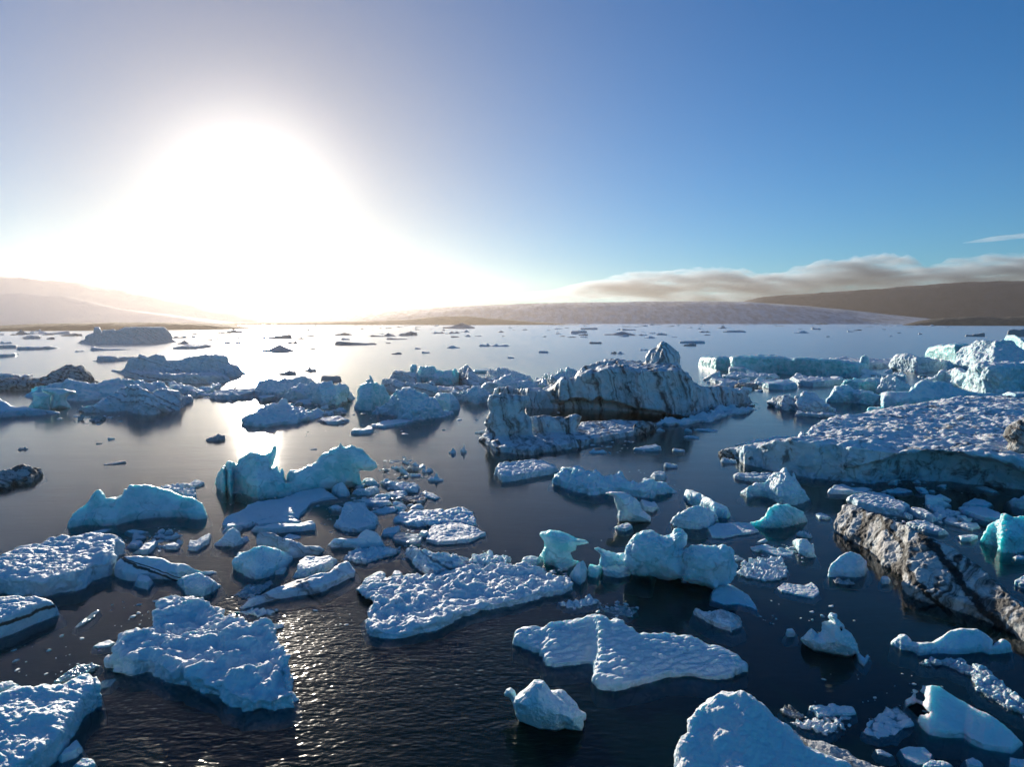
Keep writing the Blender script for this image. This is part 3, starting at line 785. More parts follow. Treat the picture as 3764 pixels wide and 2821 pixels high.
B_('A', 'rounded iceberg with slanting brown ash bands in the left middle distance', 'banded_ice',
   '655 975 700 920 770 910 850 870 920 835 980 805 1050 765 1110 750 1200 750 1230 785 1320 790 1350 770 1400 768 1450 785 1540 810 1640 840 1660 855',
   '700 985 850 978 1100 965 1215 1002 1300 1002 1400 980 1550 958 1620 900', c=60, s=.8, style='strata', T=.4)
C_('A', 'heap of pale broken ice right of the crested blue-white iceberg', 'white_ice', '1455 750 1480 710 1570 695 1650 710 1700 735 1780 720 1850 735 1900 722 1910 755', '1480 790 1600 820 1700 845 1800 830 1880 790', c=40, style='brash', gain=.8)
C_('A', 'pale ice heap just right of the banded iceberg, lit along its rim', 'snow_ice', '1800 835 1860 792 1950 780 2060 792 2100 770 2180 775 2260 800', '1850 868 1960 872 2060 868 2180 850', c=40, style='brash', gain=.7)
C_('B', 'low pale lump of ice farther back by the brightest glare', 'snow_ice', '-260 800 -190 760 -120 720 -60 712 0 720 60 745', '-250 850 -100 850 0 835', c=40, style='brash', gain=.6)

# --- centre band
B_('B', 'wide mound of pale ice blocks at the foot of the sun glare', 'snow_ice',
   '-20 800 20 730 60 702 110 690 180 700 280 685 400 670 480 690 505 715 540 745', '0 845 100 862 250 848 400 832 500 800', c=50, s=.5, style='rough', T=.5)
B_('B', 'lumpy whitish iceberg broken into square blocks, centre left', 'white_ice',
   '248 810 330 762 380 745 430 755 480 720 560 715 640 710 700 735 760 760 790 790 830 830 868 858', '250 882 350 892 420 888 560 917 700 917 740 892 820 878', c=90, s=.5, style='rough', T=.5)
C_('B', 'low sunlit heap of brash in front of the square-block iceberg', 'white_ice',
   '-115 1065 -60 1000 0 965 60 930 150 895 230 885 300 910 330 930 380 920 440 955 520 945 590 965 605 985', '-60 1095 0 1105 100 1110 200 1090 320 1078 400 1062 560 1022', c=30, s=.2, style='brash', gain=.7, T=1.0)
F_('B', 'dark lens-shaped floe by itself under the bright glare', 'dirty_ice', '525 1055 580 1030 680 1020 720 1015 780 1035 820 1052', '600 1077 700 1082 780 1067')
C_('B', 'small spiky chunk between the brash heap and the teal iceberg', 'white_ice', '675 965 710 945 730 912 760 920 765 950 795 968', '700 978 760 978', c=25)
C_('B', 'ragged chunk with an upright horn left of the teal iceberg', 'white_ice', '585 1000 600 970 630 960 640 935 655 960 670 985 685 1000', '610 1008 660 1008', c=25)
B_('B', 'turquoise iceberg with a curled glassy crown, centre', 'teal_ice',
   '853 925 880 860 885 790 910 740 960 725 1000 735 1050 725 1110 740 1125 780 1150 830 1200 880', '860 950 900 962 1000 964 1050 950 1150 925', c=110, s=.9, style='lump', T=.6)
B_('B', 'thin upright fin of clear ice behind the curled turquoise iceberg', 'teal_ice', '', '', style='smooth', gain=.5,
   spires=[('955 700 985 695 978 652 1000 670 1022 715 1030 790 950 790', 770, .3)])
B_('B', 'broad blue iceberg with a hollowed face, right of the curled turquoise one', 'blue_ice',
   '995 978 1060 932 1150 890 1200 840 1195 810 1215 790 1250 795 1275 770 1330 760 1380 790 1450 810 1530 845 1570 900 1620 950 1690 970 1715 990',
   '1010 997 1200 1007 1225 1037 1350 1057 1480 1040 1560 1025 1650 1014', c=80, s=1.0, style='rough', T=.45)
B_('B', 'round-backed blue iceberg attached behind the right end of the hollowed one', 'blue_ice', '1530 845 1580 815 1650 812 1700 825 1740 870 1755 890 1772 940', '1560 945 1600 955 1680 968 1740 958', c=70, s=.9, style='lump', T=.6)
F_('B', 'smooth low blue floe in front of the hollowed blue iceberg', 'blue_ice', '1000 1085 1060 1072 1130 1045 1220 1035 1320 1045 1362 1062', '1010 1107 1100 1117 1200 1102 1300 1087', style='lump', gain=.5)
F_('B', 'small loaf-shaped floe lowest of the centre cluster', 'white_ice', '820 1150 850 1120 940 1118 975 1095 1010 1100 1020 1140', '830 1162 900 1167 1000 1157', style='lump', gain=.5, c=30)
B_('B', 'rounded banded boulder of ice at the back left of the centre cluster', 'banded_ice', '1163 672 1200 615 1260 620 1320 630 1400 640 1410 680 1415 722', '1180 712 1280 735 1380 740', c=60, s=.8, style='strata', T=.6)
B_('B', 'pale green saddle-shaped iceberg with a round knob at the back of the cluster', 'teal_ice', '1395 645 1420 592 1500 582 1540 575 1560 610 1620 615 1680 608 1740 612 1760 650 1775 705', '1420 720 1550 735 1700 740', c=60, s=.8, style='lump', T=.4,
   spires=[('1325 590 1345 568 1390 565 1402 580 1385 640 1425 690 1450 760 1325 760', 728, .6)])
C_('B', 'dark brown hump of ash-covered ice amid the centre cluster', 'ashy_ice', '1540 712 1600 675 1680 662 1740 680', '1560 727 1700 715', c=25)
B_('B', 'steep pointed white pyramid of ice at the back of the cluster', 'banded_ice', '1748 665 1760 610 1800 580 1830 560 1860 600 1900 650 1960 680 2055 700', '1760 712 1840 737 1950 742 2040 725', c=20, s=1.5, style='smooth', T=.5)
C_('B', 'grey block of ice left of the cluster with dark seams', 'banded_ice', '1083 725 1100 690 1160 685 1220 700 1300 730 1312 770', '1100 770 1200 805 1280 800', c=50, s=.8)
C_('B', 'tan saddle-shaped chunk above the hollowed blue iceberg', 'dirty_ice', '1273 745 1300 715 1380 725 1420 730 1520 710 1560 750 1600 800 1625 815', '1290 790 1400 812 1500 830 1580 835', c=50, s=.8, style='lump')
C_('B', 'flat grey ice ledges in the right of the centre cluster', 'banded_ice', '1560 760 1600 722 1700 730 1800 740 1875 772', '1580 800 1700 810 1800 800', c=25, style='strata')
B_('B', 'white wedge of ice with a ribbed back facing the big fluted wall iceberg', 'white_ice', '1640 825 1700 800 1800 790 1870 780 1880 745 1930 760 2000 800 2037 828', '1700 852 1780 882 1850 897 1920 907 2010 888', c=60, s=.6, style='rough', T=.7)
F_('B', 'thin aqua floe behind the white pyramid', 'teal_ice', '1868 628 1900 610 1960 605 2020 588 2044 612', '1890 640 2020 640', style='smooth', gain=.4)
B_('C', 'ribbed white iceberg slanting up left of the big fluted wall iceberg', 'white_ice', '110 672 150 640 230 595 270 585 290 620 300 640 400 630 480 650 540 670 555 692', '130 702 200 708 350 705 480 712', c=50, s=.8, style='strata', T=.5)
B_('C', 'broad pale mound of ice behind the ribbed white iceberg', 'snow_ice', '73 585 100 555 160 540 230 535 300 560 360 580 420 600 447 632', '100 620 200 640 300 650 400 650', c=30, s=.7, style='lump', T=.5)
C_('C', 'jagged white ice teeth behind the left shoulder of the fluted wall iceberg', 'white_ice', '498 612 540 585 590 570 600 590 620 580 650 575 640 545 655 535 670 550 690 560 700 530 760 545 805 575', '540 625 600 650 700 655 780 640', c=30, s=1.0)

# --- the big fluted wall iceberg and its neighbour
B_('C', 'biggest iceberg, a long fluted grey wall with dark streaks and a peak', 'banded_wall',
   '380 835 480 740 500 720 560 690 620 640 660 615 740 625 770 630 780 590 850 570 920 560 960 530 1020 525 1030 490 1090 485 1120 465 1160 450 1220 437 1300 455 1340 455 1400 430 1430 415 1470 425 1480 450 1530 450 1560 490 1600 560 1640 590 1690 640 1720 660 1800 680 1890 670 1960 690 2050 720 2100 740 2150 790 2212 825',
   '450 845 600 843 800 852 1000 860 1200 870 1400 893 1600 908 1750 873 1900 838 2000 815 2120 800', c=330, style='flute', T=.3, batter=.03, lip=(.34, 4.0, .10, .74), k=40, gain=.8, u=18,
   spires=[('1290 700 1312 452 1342 402 1384 376 1436 326 1474 338 1512 366 1560 410 1582 456 1578 505 1625 590 1680 760 1280 760', 812, .55)],
   parts=[dict(top='785 600 800 540 850 510 910 500 950 530 965 570', bot='800 800 950 805', c=300, T=.5, k=15), dict(top='920 540 940 500 970 487 1010 490 1030 530', bot='930 800 1020 805', c=300, T=.5, k=15),
          dict(top='985 500 1010 455 1050 447 1090 475 1110 495', bot='1000 805 1100 808', c=300, T=.5, k=15),
          dict(top='128 735 150 692 220 672 330 680 430 690 500 705 530 770', bot='150 765 300 800 400 838 500 840', c=140, T=.3)])
B_('C', 'iceberg with a square streaked pillar and a snowy foot before the big wall', 'banded_wall',
   '25 1092 100 1040 200 1000 300 990 420 1010 600 1010 780 985 800 965 900 945 1000 940 1100 935 1200 938 1290 950', '60 1105 110 1142 130 1182 270 1192 300 1207 470 1212 500 1192 620 1182 800 1142 950 1112 1050 1092 1200 1062 1280 1040', c=45, style='rough', u=8, gain=.7, T=1.0,
   spires=[('95 745 150 732 250 735 330 740 400 750 420 770 410 800 380 830 370 870 400 900 420 920 440 1060 300 1080 280 1110 60 1120 20 1100 90 1000 60 965 90 920 100 850 90 790', 1095, .3),
           ('370 905 500 905 640 912 740 895 800 893 822 910 800 950 790 985 780 1060 600 1070 400 1070', 1065, .5)])
C_('C', 'black ash-coated end of ice beside the snowy foot of the pillared iceberg', 'ashy_ice', '1195 1005 1240 962 1290 945 1340 950 1390 970 1402 1000', '1220 1052 1300 1047 1380 1017', c=50, s=.4)
F_('C', 'chain of low lumpy floes along the dark right foot of the fluted wall iceberg', 'snow_ice', '1365 955 1450 922 1560 920 1600 930 1800 880 1880 842 1960 830 2050 850 2100 830 2172 852', '1400 972 1500 987 1600 972 1800 952 1950 902 2080 892 2160 862', style='brash', gain=.6)
C_('C', 'round white ice boulder at the right foot of the fluted wall iceberg', 'white_ice', '1883 785 1900 750 1940 740 1975 765 1985 800', '1900 822 1950 822', c=60, style='smooth')
# --- right, middle distance
B_('D', 'long flat-topped turquoise iceberg lying across the right middle distance', 'teal_ice',
   '33 325 45 300 100 293 150 300 240 295 330 288 450 283 520 275 560 290 620 300 640 310 700 300 800 305 950 312 1100 335 1160 340 1172 358',
   '40 360 80 370 150 387 240 392 260 402 400 407 560 407 700 417 850 427 1000 432 1100 432 1150 405', c=105, style='rough', T=.22, batter=-.10, gain=.55, u=12)
C_('D', 'smooth white boulder leaning on the front of the flat-topped turquoise iceberg', 'white_ice', '233 365 280 350 340 365 375 390 383 407', '240 408 300 414', c=40, style='smooth')
F_('D', 'wrinkled snowy floe beyond the right end of the turquoise iceberg', 'snow_ice', '915 308 1000 300 1080 295 1200 285 1280 282 1320 290 1342 312', '950 340 1100 368 1250 370 1330 362', c=25)
B_('D', 'upright egg-shaped knob of ice at the right end of the turquoise iceberg', 'blue_ice', '', '', style='smooth', gain=.5, spires=[('1108 335 1120 295 1150 280 1170 300 1177 330 1170 390 1112 390', 375, .45)])
B_('D', 'snowy blunt-nosed iceberg sloping away right, centre right', 'snow_ice', '1313 375 1325 310 1360 280 1430 277 1500 295 1600 310 1700 320 1755 338', '1330 383 1400 392 1500 402 1620 397 1720 375', c=80, s=.3, style='lump', T=.5)
B_('D', 'dark turquoise overhanging slab left of the white peak', 'teal_ice', '1553 270 1575 235 1640 215 1720 210 1800 200 1875 195', '1560 302 1650 312 1750 325 1870 330', c=95, T=.35, batter=-.15, style='smooth')
B_('D', 'tall white sharp-peaked iceberg at the right edge', 'white_ice', '1743 350 1770 300 1800 245 1860 215 1900 180 1950 120 1975 103 1995 120 2040 108 2080 120 2105 165 2130 170 2170 220 2230 270', '1760 395 1850 412 2000 430 2212 440', c=40, s=.9, style='lump', T=.5)
B_('D', 'rounded aqua iceberg behind the sharp white peak', 'teal_ice', '2060 180 2100 145 2150 145 2200 175 2260 230', '2080 240 2180 255 2250 260', c=90, style='smooth')
B_('D', 'bulging white iceberg with melted hollows in its front, right edge', 'white_ice',
   '1478 468 1560 450 1620 420 1650 385 1700 395 1760 370 1830 380 1870 345 1900 325 1980 335 2060 330 2110 310 2180 320 2300 330',
   '1500 485 1620 478 1700 480 1800 505 1850 525 1950 545 2030 550 2120 548 2300 535', c=150, style='lump', T=.45, batter=-.04)
F_('D', 'flat bluish slab below the bulging white iceberg at the edge', 'blue_ice', '2060 548 2110 530 2212 530 2300 540', '2070 562 2150 577 2300 582', style='smooth', c=30)
B_('D', 'smooth whale-backed blue iceberg tapering to the right', 'blue_ice',
   '1235 562 1260 530 1330 530 1440 525 1460 500 1485 500 1490 480 1530 460 1620 465 1700 475 1780 500 1860 520 1950 545 2050 555 2155 578',
   '1245 605 1265 668 1350 680 1600 670 1900 640 2100 612', c=80, s=.7, style='smooth', T=.35)
C_('D', 'small aqua chunk at the nose of the whale-backed iceberg', 'teal_ice', '1155 645 1180 630 1260 628 1292 642', '1165 668 1250 675', style='smooth', c=28)
C_('D', 'spiky snow-white pinnacles behind the whale-backed iceberg', 'snow_ice', '1220 515 1250 470 1260 425 1290 440 1300 470 1330 455 1350 430 1380 470 1400 455 1440 480 1460 500 1482 525', '1230 532 1350 545 1470 540', c=30, s=1.2)
C_('D', 'curved blue-white lump beyond the spiky pinnacles', 'blue_ice', '1325 425 1350 400 1420 405 1435 445', '1340 460 1420 470', c=45, style='smooth')
C_('D', 'jumbled blue ice blocks left of the whale-backed iceberg', 'blue_ice', '883 582 920 540 950 500 1000 490 1040 495 1080 515 1150 520 1230 540 1262 562', '890 597 950 600 1050 603 1120 613 1200 618 1255 617', c=60, s=.6)
C_('D', 'low turquoise block above the jumbled blue ice', 'teal_ice', '973 495 1030 450 1080 440 1200 440 1240 455 1247 492', '1000 506 1100 516 1220 512', c=50, style='lump')
C_('D', 'dark-veined rocky ice lump alone in the channel, right of centre', 'banded_ice', '503 602 530 565 600 555 650 545 660 570 700 570 740 535 790 540 830 560 870 590 900 610 955 650', '510 627 600 652 680 652 690 667 850 667 930 667', c=35, s=.6)
C_('D', 'low snowy strip in front of the dark-veined lump', 'snow_ice', '678 675 700 655 740 670 850 670 900 668 972 687', '690 692 750 692 850 702 950 702', c=18)
F_('D', 'white floe with a pointed left snout before the turquoise iceberg', 'snow_ice', '638 445 690 405 760 425 850 430 960 440 1035 440 1042 462', '660 465 700 487 800 497 900 492 1000 478', c=35, style='lump', gain=.7)
F_('D', 'smooth blue domed floe, near the right foot of the fluted wall iceberg', 'blue_ice', '388 478 430 455 530 445 640 445 690 470 697 492', '400 492 500 512 600 517 690 507', c=35, style='smooth')
F_('D', 'ragged white floe beneath the left part of the turquoise iceberg', 'snow_ice', '178 415 280 400 380 405 460 410 550 410 572 432', '220 437 350 452 500 452 560 442', style='rough', c=25)
F_('D', 'stepped snowy floe by the right foot of the fluted wall iceberg', 'snow_ice', '98 445 160 425 230 440 280 455 330 470', '120 467 200 490 300 492', style='rough', c=25)
C_('D', 'brown-stained lump beside the smooth blue domed floe', 'ashy_ice', '262 495 300 465 370 460 440 485', '280 506 350 515 425 508', c=25)
C_('D', 'pale dirty-sided blocks in front of the brown-stained lump', 'dirty_ice', '180 520 240 500 320 510 380 520', '200 540 300 545 370 535', c=22)
slab = F_('D', 'huge snowy slab floe with a cliffed blue front, right side', 'slab_snow',
   '190 925 280 905 400 890 560 860 700 845 740 838 722 800 800 760 960 700 1100 680 1250 660 1350 640 1480 620 1600 600 1750 580 1950 565 2100 565 2212 580 2420 590',
   '230 965 280 972 340 1015 400 1022 480 1052 680 1092 820 1117 860 1112 1000 1132 1190 1150 1300 1130 1450 1125 1650 1135 1700 1130 1850 1150 2212 1190 2420 1210', c=215, s=.02, T=2.2, k=22, style='snow', u=13, batter=-.04, lip=(.5, 3.2, .42, 1.2), gain=.8, res=.9)
seam = berg('D', 'ash_crack', None, 'black ash-filled crack at the end of the slab', 'ashy_ice', '', '', style='rough', gain=.5,
   spires=[('2066 830 2090 765 2150 728 2212 705 2420 690 2420 1000 2212 985 2130 975 2088 930 2110 870', 1185, .42)])
bpy.context.view_layer.update()
seam.parent = slab; seam.matrix_parent_inverse = slab.matrix_world.inverted()
C_('D', 'dark gravelly tip of ice at the left end of the huge slab floe', 'ashy_ice', '166 938 200 910 260 903 300 908 345 925', '180 962 260 968 330 975', c=35, style='brash')
C_('D', 'cream-coloured boulder of ice at the left tip of the huge slab floe', 'dirty_ice', '318 1000 340 940 370 915 430 915 455 930 440 975', '340 1018 400 1022', c=90, style='smooth')
F_('D', 'thin blue shelf of ice behind the left end of the huge slab floe', 'blue_ice', '278 885 440 850 560 835 700 820 765 838', '290 895 450 882 700 858', style='rough', gain=.5, c=12)

# --- right, nearer
F_('H', 'thin lumpy floe left of the stacked white berg, below the slab floe tip', 'snow_ice', '256 92 290 70 400 70 480 65 530 75 545 105', '280 112 380 132 500 132', style='lump', c=25)
B_('H', 'stacked white iceberg with a curled top in the channel below the slab floe', 'white_ice', '318 212 370 160 420 135 470 130 500 100 560 70 610 48 665 60 660 100 690 140 740 190 772 247', '350 237 450 230 500 240 560 272 650 292 740 277', c=50, s=.9, style='lump', T=.6)
F_('H', 'flat white floe under the shadowed front of the huge slab', 'white_ice', '898 198 940 155 1000 150 1060 170 1140 165 1195 182', '910 212 1000 217 1150 227', c=25, style='lump', gain=.5)
F_('H', 'wrinkled thick snowy floe behind the dirty ridge', 'snow_ice', '1038 242 1090 215 1180 200 1270 210 1340 235 1350 260 1410 275 1452 302', '1060 272 1100 312 1250 342 1400 367 1430 330', c=40)
F_('H', 'humped snowy floe right of the wrinkled thick one', 'snow_ice', '1428 332 1470 300 1540 310 1600 350 1648 392', '1450 352 1520 382 1600 407', c=40, style='lump', gain=.6)
F_('H', 'rough slab of snow ice touching the back of the dirty ridge', 'snow_ice', '1418 408 1500 390 1560 395 1640 430 1714 482', '1450 432 1550 472 1640 492', c=25)
B_('H', 'long ash-stained grey ridge of ice with black seams, right edge', 'seamed_ice',
   '933 432 980 340 1000 290 1060 285 1130 310 1170 340 1250 350 1330 380 1420 420 1480 460 1560 490 1650 540 1760 590 1850 660 1950 740 2050 820 2150 920 2212 980 2360 1100',
   '950 472 1050 532 1120 562 1200 612 1260 692 1330 722 1400 772 1410 882 1500 922 1600 952 1750 992 1870 1032 2000 1082 2130 1152 2200 1202 2360 1310', c=60, s=.55, style='rough', u=5.5, gain=.55, T=1.0)
C_('H', 'bright white pyramid-shaped chunk left of the ash-stained ridge', 'white_ice', '898 752 920 690 980 630 1050 600 1110 620 1150 660 1168 722', '910 772 1000 768 1080 775 1140 765', c=40, s=1.0, style='smooth', T=.7)
C_('H', 'small rounded chunk between the white pyramid and the ash-stained ridge', 'white_ice', '1248 795 1260 760 1290 750 1322 792', '1260 817 1310 817', c=30)
C_('H', 'two tiny joined crumbs of ice left of the dirty ridge end', 'white_ice', '808 348 850 335 890 355 922 372', '840 382 900 387', c=15)
B_('H', 'green-tinged folded iceberg in the channel left of the ash-stained ridge', 'teal_ice', '368 408 440 380 480 355 500 320 540 290 600 288 680 310 730 340 755 382', '380 422 480 442 600 442 680 420 740 400', c=40, s=.9, style='strata', T=.7, flare=.15, sub=.8)
F_('H', 'pointed flat blue floe joined to the green-tinged folded iceberg', 'white_ice', '88 443 160 410 300 405 380 410 442 467', '120 512 200 512 300 492 400 480', c=15, style='lump', gain=.5, flare=.4)
F_('H', 'half-sunk blue floe right of the biggest blue berg', 'blue_ice', '408 562 480 550 540 575 620 590 682 592', '450 592 560 632 660 630', c=10, style='rough', gain=.4)
C_('H', 'little leaning tooth of white ice beside the half-sunk floe', 'white_ice', '658 530 690 512 760 515 800 545 790 560 810 610 828 640', '680 580 700 615 760 634', c=30, s=1.0, style='smooth')
F_('H', 'dark-edged floe heaped with knobs of snow ice', 'snow_ice', '308 742 330 680 400 660 440 635 500 630 540 650 590 655 600 690 632 722', '330 770 380 784 450 797 520 802 600 782', c=18, style='brash', gain=1.3, u=2.2)
F_('H', 'pale flat floe with a dark hollow and a raised right tip', 'white_ice', '553 842 600 810 680 820 740 830 790 805 830 840 842 882', '590 872 700 897 800 915', c=12, style='lump', gain=.5)
F_('H', 'thin half-sunk blue floe shaped like a hook', 'blue_ice', '118 872 180 820 220 810 300 850 370 900 420 970 430 1000', '130 932 200 957 300 954 380 975', c=8, style='rough', gain=.4)
C_('H', 'bluish speckled chunk with a pointed left horn', 'banded_ice', '-2 995 20 975 60 1000 120 1010 180 990 230 1000 300 1040 322 1062', '10 1032 80 1072 160 1112 250 1142 310 1112', c=35, s=.4, style='lump')
B_('H', 'smooth turquoise iceberg with a domed back at the right edge', 'teal_ice', '1913 525 1940 480 1980 420 2050 385 2100 395 2150 370 2212 360 2320 350', '1930 545 2010 562 2050 602 2150 612 2212 600 2320 595', c=90, s=.5, style='lump', T=.6, spires=[('2052 345 2090 338 2150 372 2170 420 2180 540 2050 540', 560, .4)])
C_('H', 'cream block of ice jutting in at the right edge above the turquoise dome', 'white_ice', '2103 255 2150 240 2180 245 2212 220 2300 210', '2130 292 2180 312 2300 332', c=70, style='smooth')
F_('H', 'ragged strip of small snow lumps behind the ash-stained ridge', 'snow_ice', '1548 292 1600 275 1650 290 1680 320 1740 320 1795 342', '1600 330 1640 352 1720 367 1770 367', c=14, style='brash')
F_('H', 'floe with two snowy knobs, before the turquoise dome', 'snow_ice', '1668 388 1720 360 1750 375 1770 400 1830 395 1900 410 1917 442', '1690 412 1760 432 1860 460', c=14, style='lump')
F_('H', 'shaded blue floe with a humped back at the far right', 'blue_ice', '1788 332 1850 295 1950 300 2050 340 2075 368', '1820 352 1950 397 2040 402', c=25, style='lump', gain=.5)
F_('H', 'shaded blue floe with a small bump in the slab floe shadow', 'blue_ice', '1818 275 1880 240 1940 250 2004 283', '1840 292 1960 307', c=15, style='lump', gain=.5)
F_('H', 'small boat-shaped floe floating left of the turquoise dome', 'white_ice', '1753 495 1800 490 1860 485 1903 492', '1790 532 1860 532 1895 514', c=25, style='smooth')
F_('H', 'tiny round floe below the turquoise dome', 'white_ice', '2138 640 2180 622 2212 630 2240 642', '2160 652 2220 652', c=10)
F_('H', 'blue-grey floe cut by the right edge beside the ash-stained ridge', 'white_ice', '2148 795 2212 760 2320 750', '2160 832 2212 852 2320 862', c=30)
F_('H', 'half-sunk patch of ice in the shade under the huge slab', 'blue_ice', '1283 192 1330 180 1380 170 1450 185 1467 197', '1300 207 1400 212', c=10, style='rough', gain=.5)
F_('H', 'dim blue sliver of ice in the shade near the right edge', 'blue_ice', '1875 165 1940 160 2000 180 2045 200', '1920 185 2000 205', c=8, style='rough', gain=.4)
# --- centre right
F_('G', 'thick snowy floe with a boulder on its back, left of the blue ragged berg', 'snow_ice', '133 290 155 240 190 200 250 175 300 185 350 155 420 150 455 170 460 190 530 205 580 235 612 272', '150 302 190 347 260 347 400 317 500 302 570 288', c=50, style='rough', gain=.7, T=.8)
B_('G', 'ragged blue iceberg with a finger-like spike, in the channel centre right', 'blue_ice', '543 358 600 300 640 240 690 230 760 230 800 240 850 270 900 280 960 300 1020 310 1050 300 1065 275 1100 290 1120 330 1180 340 1210 345 1250 325 1320 340 1400 350 1450 390 1467 417', '600 372 700 412 780 432 870 447 950 440 1050 440 1150 454 1300 472 1340 440 1440 428', c=50, s=.7, style='rough', gain=.8, T=.5)
C_('G', 'dark little rock of ice behind the ragged blue iceberg', 'banded_ice', '1288 305 1330 255 1380 255 1417 312', '1320 332 1390 337', c=40)
B_('G', 'tooth-shaped white iceberg with a beak pointing left', 'white_ice', '', '', style='lump', gain=.5,
   spires=[('953 430 1000 418 1090 420 1130 440 1180 470 1215 500 1235 560 1292 610 1290 650 1150 660 1050 655 1048 620 1045 560 1025 500 1015 460', 622, .45)])
C_('G', 'lumpy white chunk right of the tooth-shaped iceberg', 'white_ice', '1208 495 1240 465 1260 480 1310 485 1352 537', '1240 562 1300 572 1340 552', c=40)
C_('G', 'small white chunk just below the tooth-shaped iceberg', 'white_ice', '1018 682 1080 660 1110 645 1140 660 1157 690', '1050 707 1100 714 1140 702', c=25)
B_('G', 'leaning blue ice beam behind the rounded white berg, right of the tooth', 'blue_ice', '1533 465 1560 405 1600 405 1680 440 1760 490 1850 535 1885 595', '1560 500 1650 540 1750 610 1860 622', c=70, s=.5, style='smooth', T=.6)
B_('G', 'rounded white iceberg with a dark eye-like hole, right of the tooth', 'white_ice', '1428 652 1500 590 1500 570 1560 540 1640 515 1680 535 1770 570 1792 605', '1460 674 1550 694 1650 702 1720 684 1770 640', c=60, s=.9, style='lump', T=.6)
B_('G', 'turquoise iceberg shaped like a bird on a pedestal', 'teal_ice', '463 900 500 850 540 850 600 900 680 920 770 935', '500 940 600 985 630 1012 720 970', c=25, style='lump', gain=.6, flare=.15, sub=.8,
   spires=[('466 735 480 715 540 705 620 708 680 730 740 765 800 775 837 800 800 808 740 815 735 850 700 870 720 930 640 990 560 990 500 950 490 860 505 820 500 790', 945, .42)])
B_('G', 'large blue-white iceberg with a domed head and square right block, centre right', 'blue_ice',
   '960 962 1000 900 1060 870 1110 860 1180 900 1300 940', '1000 1000 1140 1035 1270 1055', c=90, s=.5, style='lump', gain=.8, flare=.25, sub=1.2, T=.7, u=7,
   spires=[('866 835 900 828 1040 865 1062 890 1010 980 980 1010 920 1010 905 880', 1000, .45),
           ('1095 870 1115 795 1160 738 1220 713 1290 708 1360 733 1430 735 1480 698 1522 703 1560 736 1550 790 1530 850 1550 960 1545 1070 1430 1085 1340 1070 1200 1055 1140 1035 1095 960', 1070, .42),
           ('1525 860 1590 813 1700 820 1780 830 1830 812 1882 832 1908 880 1924 965 1908 1040 1884 1090 1800 1110 1780 1145 1640 1110 1530 1080', 1122, .5)])
C_('G', 'pointed pale chunk with a hole, left of the domed blue-white iceberg', 'white_ice', '688 1045 720 990 750 950 790 925 810 960 828 1012', '720 1082 770 1112 810 1072', c=60, s=.6, style='smooth', flare=.12)
C_('G', 'aqua two-horned chunk second left of the domed blue-white iceberg', 'teal_ice', '818 1015 840 945 880 935 910 950 932 1002', '830 1052 900 1062', c=60, style='lump', flare=.12)
C_('G', 'snowy ledge of lumps at the front foot of the domed iceberg', 'white_ice', '922 965 1000 950 1060 955 1100 960 1150 930 1168 982', '940 1040 1050 1060 1140 1040', c=50, style='brash', gain=.6, flare=.12)
F_('G', 'small crusty floe below the domed blue-white iceberg', 'snow_ice', '603 1242 680 1230 780 1220 830 1190 880 1205 912 1232', '660 1272 720 1287 850 1262', c=14, style='brash')
C_('G', 'rounded white boulder of ice between the tabular floe and the bird-shaped iceberg', 'white_ice', '328 952 350 905 410 890 460 905 483 937', '340 970 450 968', c=50, style='lump')
C_('G', 'clear glassy brash glinting below the domed blue-white iceberg', 'clear_ice', '915 1285 960 1270 1040 1280 1100 1265 1190 1290', '950 1310 1050 1330 1130 1345 1180 1310', c=6, style='brash', gain=.8)

# --- centre left, around the arch lit by the sun
B_('F', 'glowing green arched iceberg with a thin horn, lit from behind by the sun', 'teal_ice',
   '73 350 130 260 175 195 240 210 280 160 340 135 440 145 490 200 500 250 540 225 580 230 560 280 600 352 630 345 860 350 1000 345 1130 325', '80 362 170 392 210 412 150 452 200 477 400 477 600 457 700 432 850 402 900 385 1000 355 1110 335', c=110, s=.8, style='lump', gain=.7, T=.35,
   spires=[('430 140 500 130 530 65 530 140 500 235 480 330 420 330', 410, .4),
           ('605 345 620 300 632 262 700 252 760 240 830 205 870 140 920 125 930 100 980 75 1010 45 1035 75 1110 90 1170 110 1215 160 1260 200 1277 240 1150 268 1150 370 1000 400 860 430 760 450 640 420', 395, .24)])
F_('F', 'long snowy floe with a dark crack, in front of the glowing arch', 'snow_ice', '128 665 200 590 280 560 330 510 400 490 560 470 680 430 780 405 880 402 940 440 1002 472', '150 692 300 692 420 650 500 634 690 617 750 572 800 510 900 482', c=22, gain=.6)
F_('F', 'smooth blue-white tongue of ice in front of the cracked snowy floe', 'white_ice', '358 655 430 625 560 600 640 605 720 630 735 645', '400 684 500 674 700 660', c=28, style='smooth')
F_('F', 'narrow smooth log-like floe, lowest of the three before the arch', 'white_ice', '328 703 380 670 500 660 700 650 800 640 820 662', '350 717 450 732 550 727 700 717 810 702', c=45, style='smooth')
C_('F', 'pyramid chunk of blue-white ice right of the glowing arch', 'white_ice', '943 395 980 365 1020 345 1050 380 1083 440', '950 432 1000 457 1060 457', c=50, s=.8, style='smooth')
C_('F', 'flat-topped chunk touching the right foot of the glowing arch', 'white_ice', '1018 355 1080 320 1130 315 1147 352', '1050 377 1120 369', c=30)
C_('F', 'rough white chunk below the tip of the glowing arch', 'white_ice', '1163 355 1190 320 1240 315 1290 360 1305 375', '1200 379 1280 382', c=40)
C_('F', 'blue chunk with a low left shoulder between the arch and the dark cluster', 'white_ice', '1088 435 1130 395 1200 400 1260 375 1292 397', '1130 447 1220 452 1285 432', c=40)
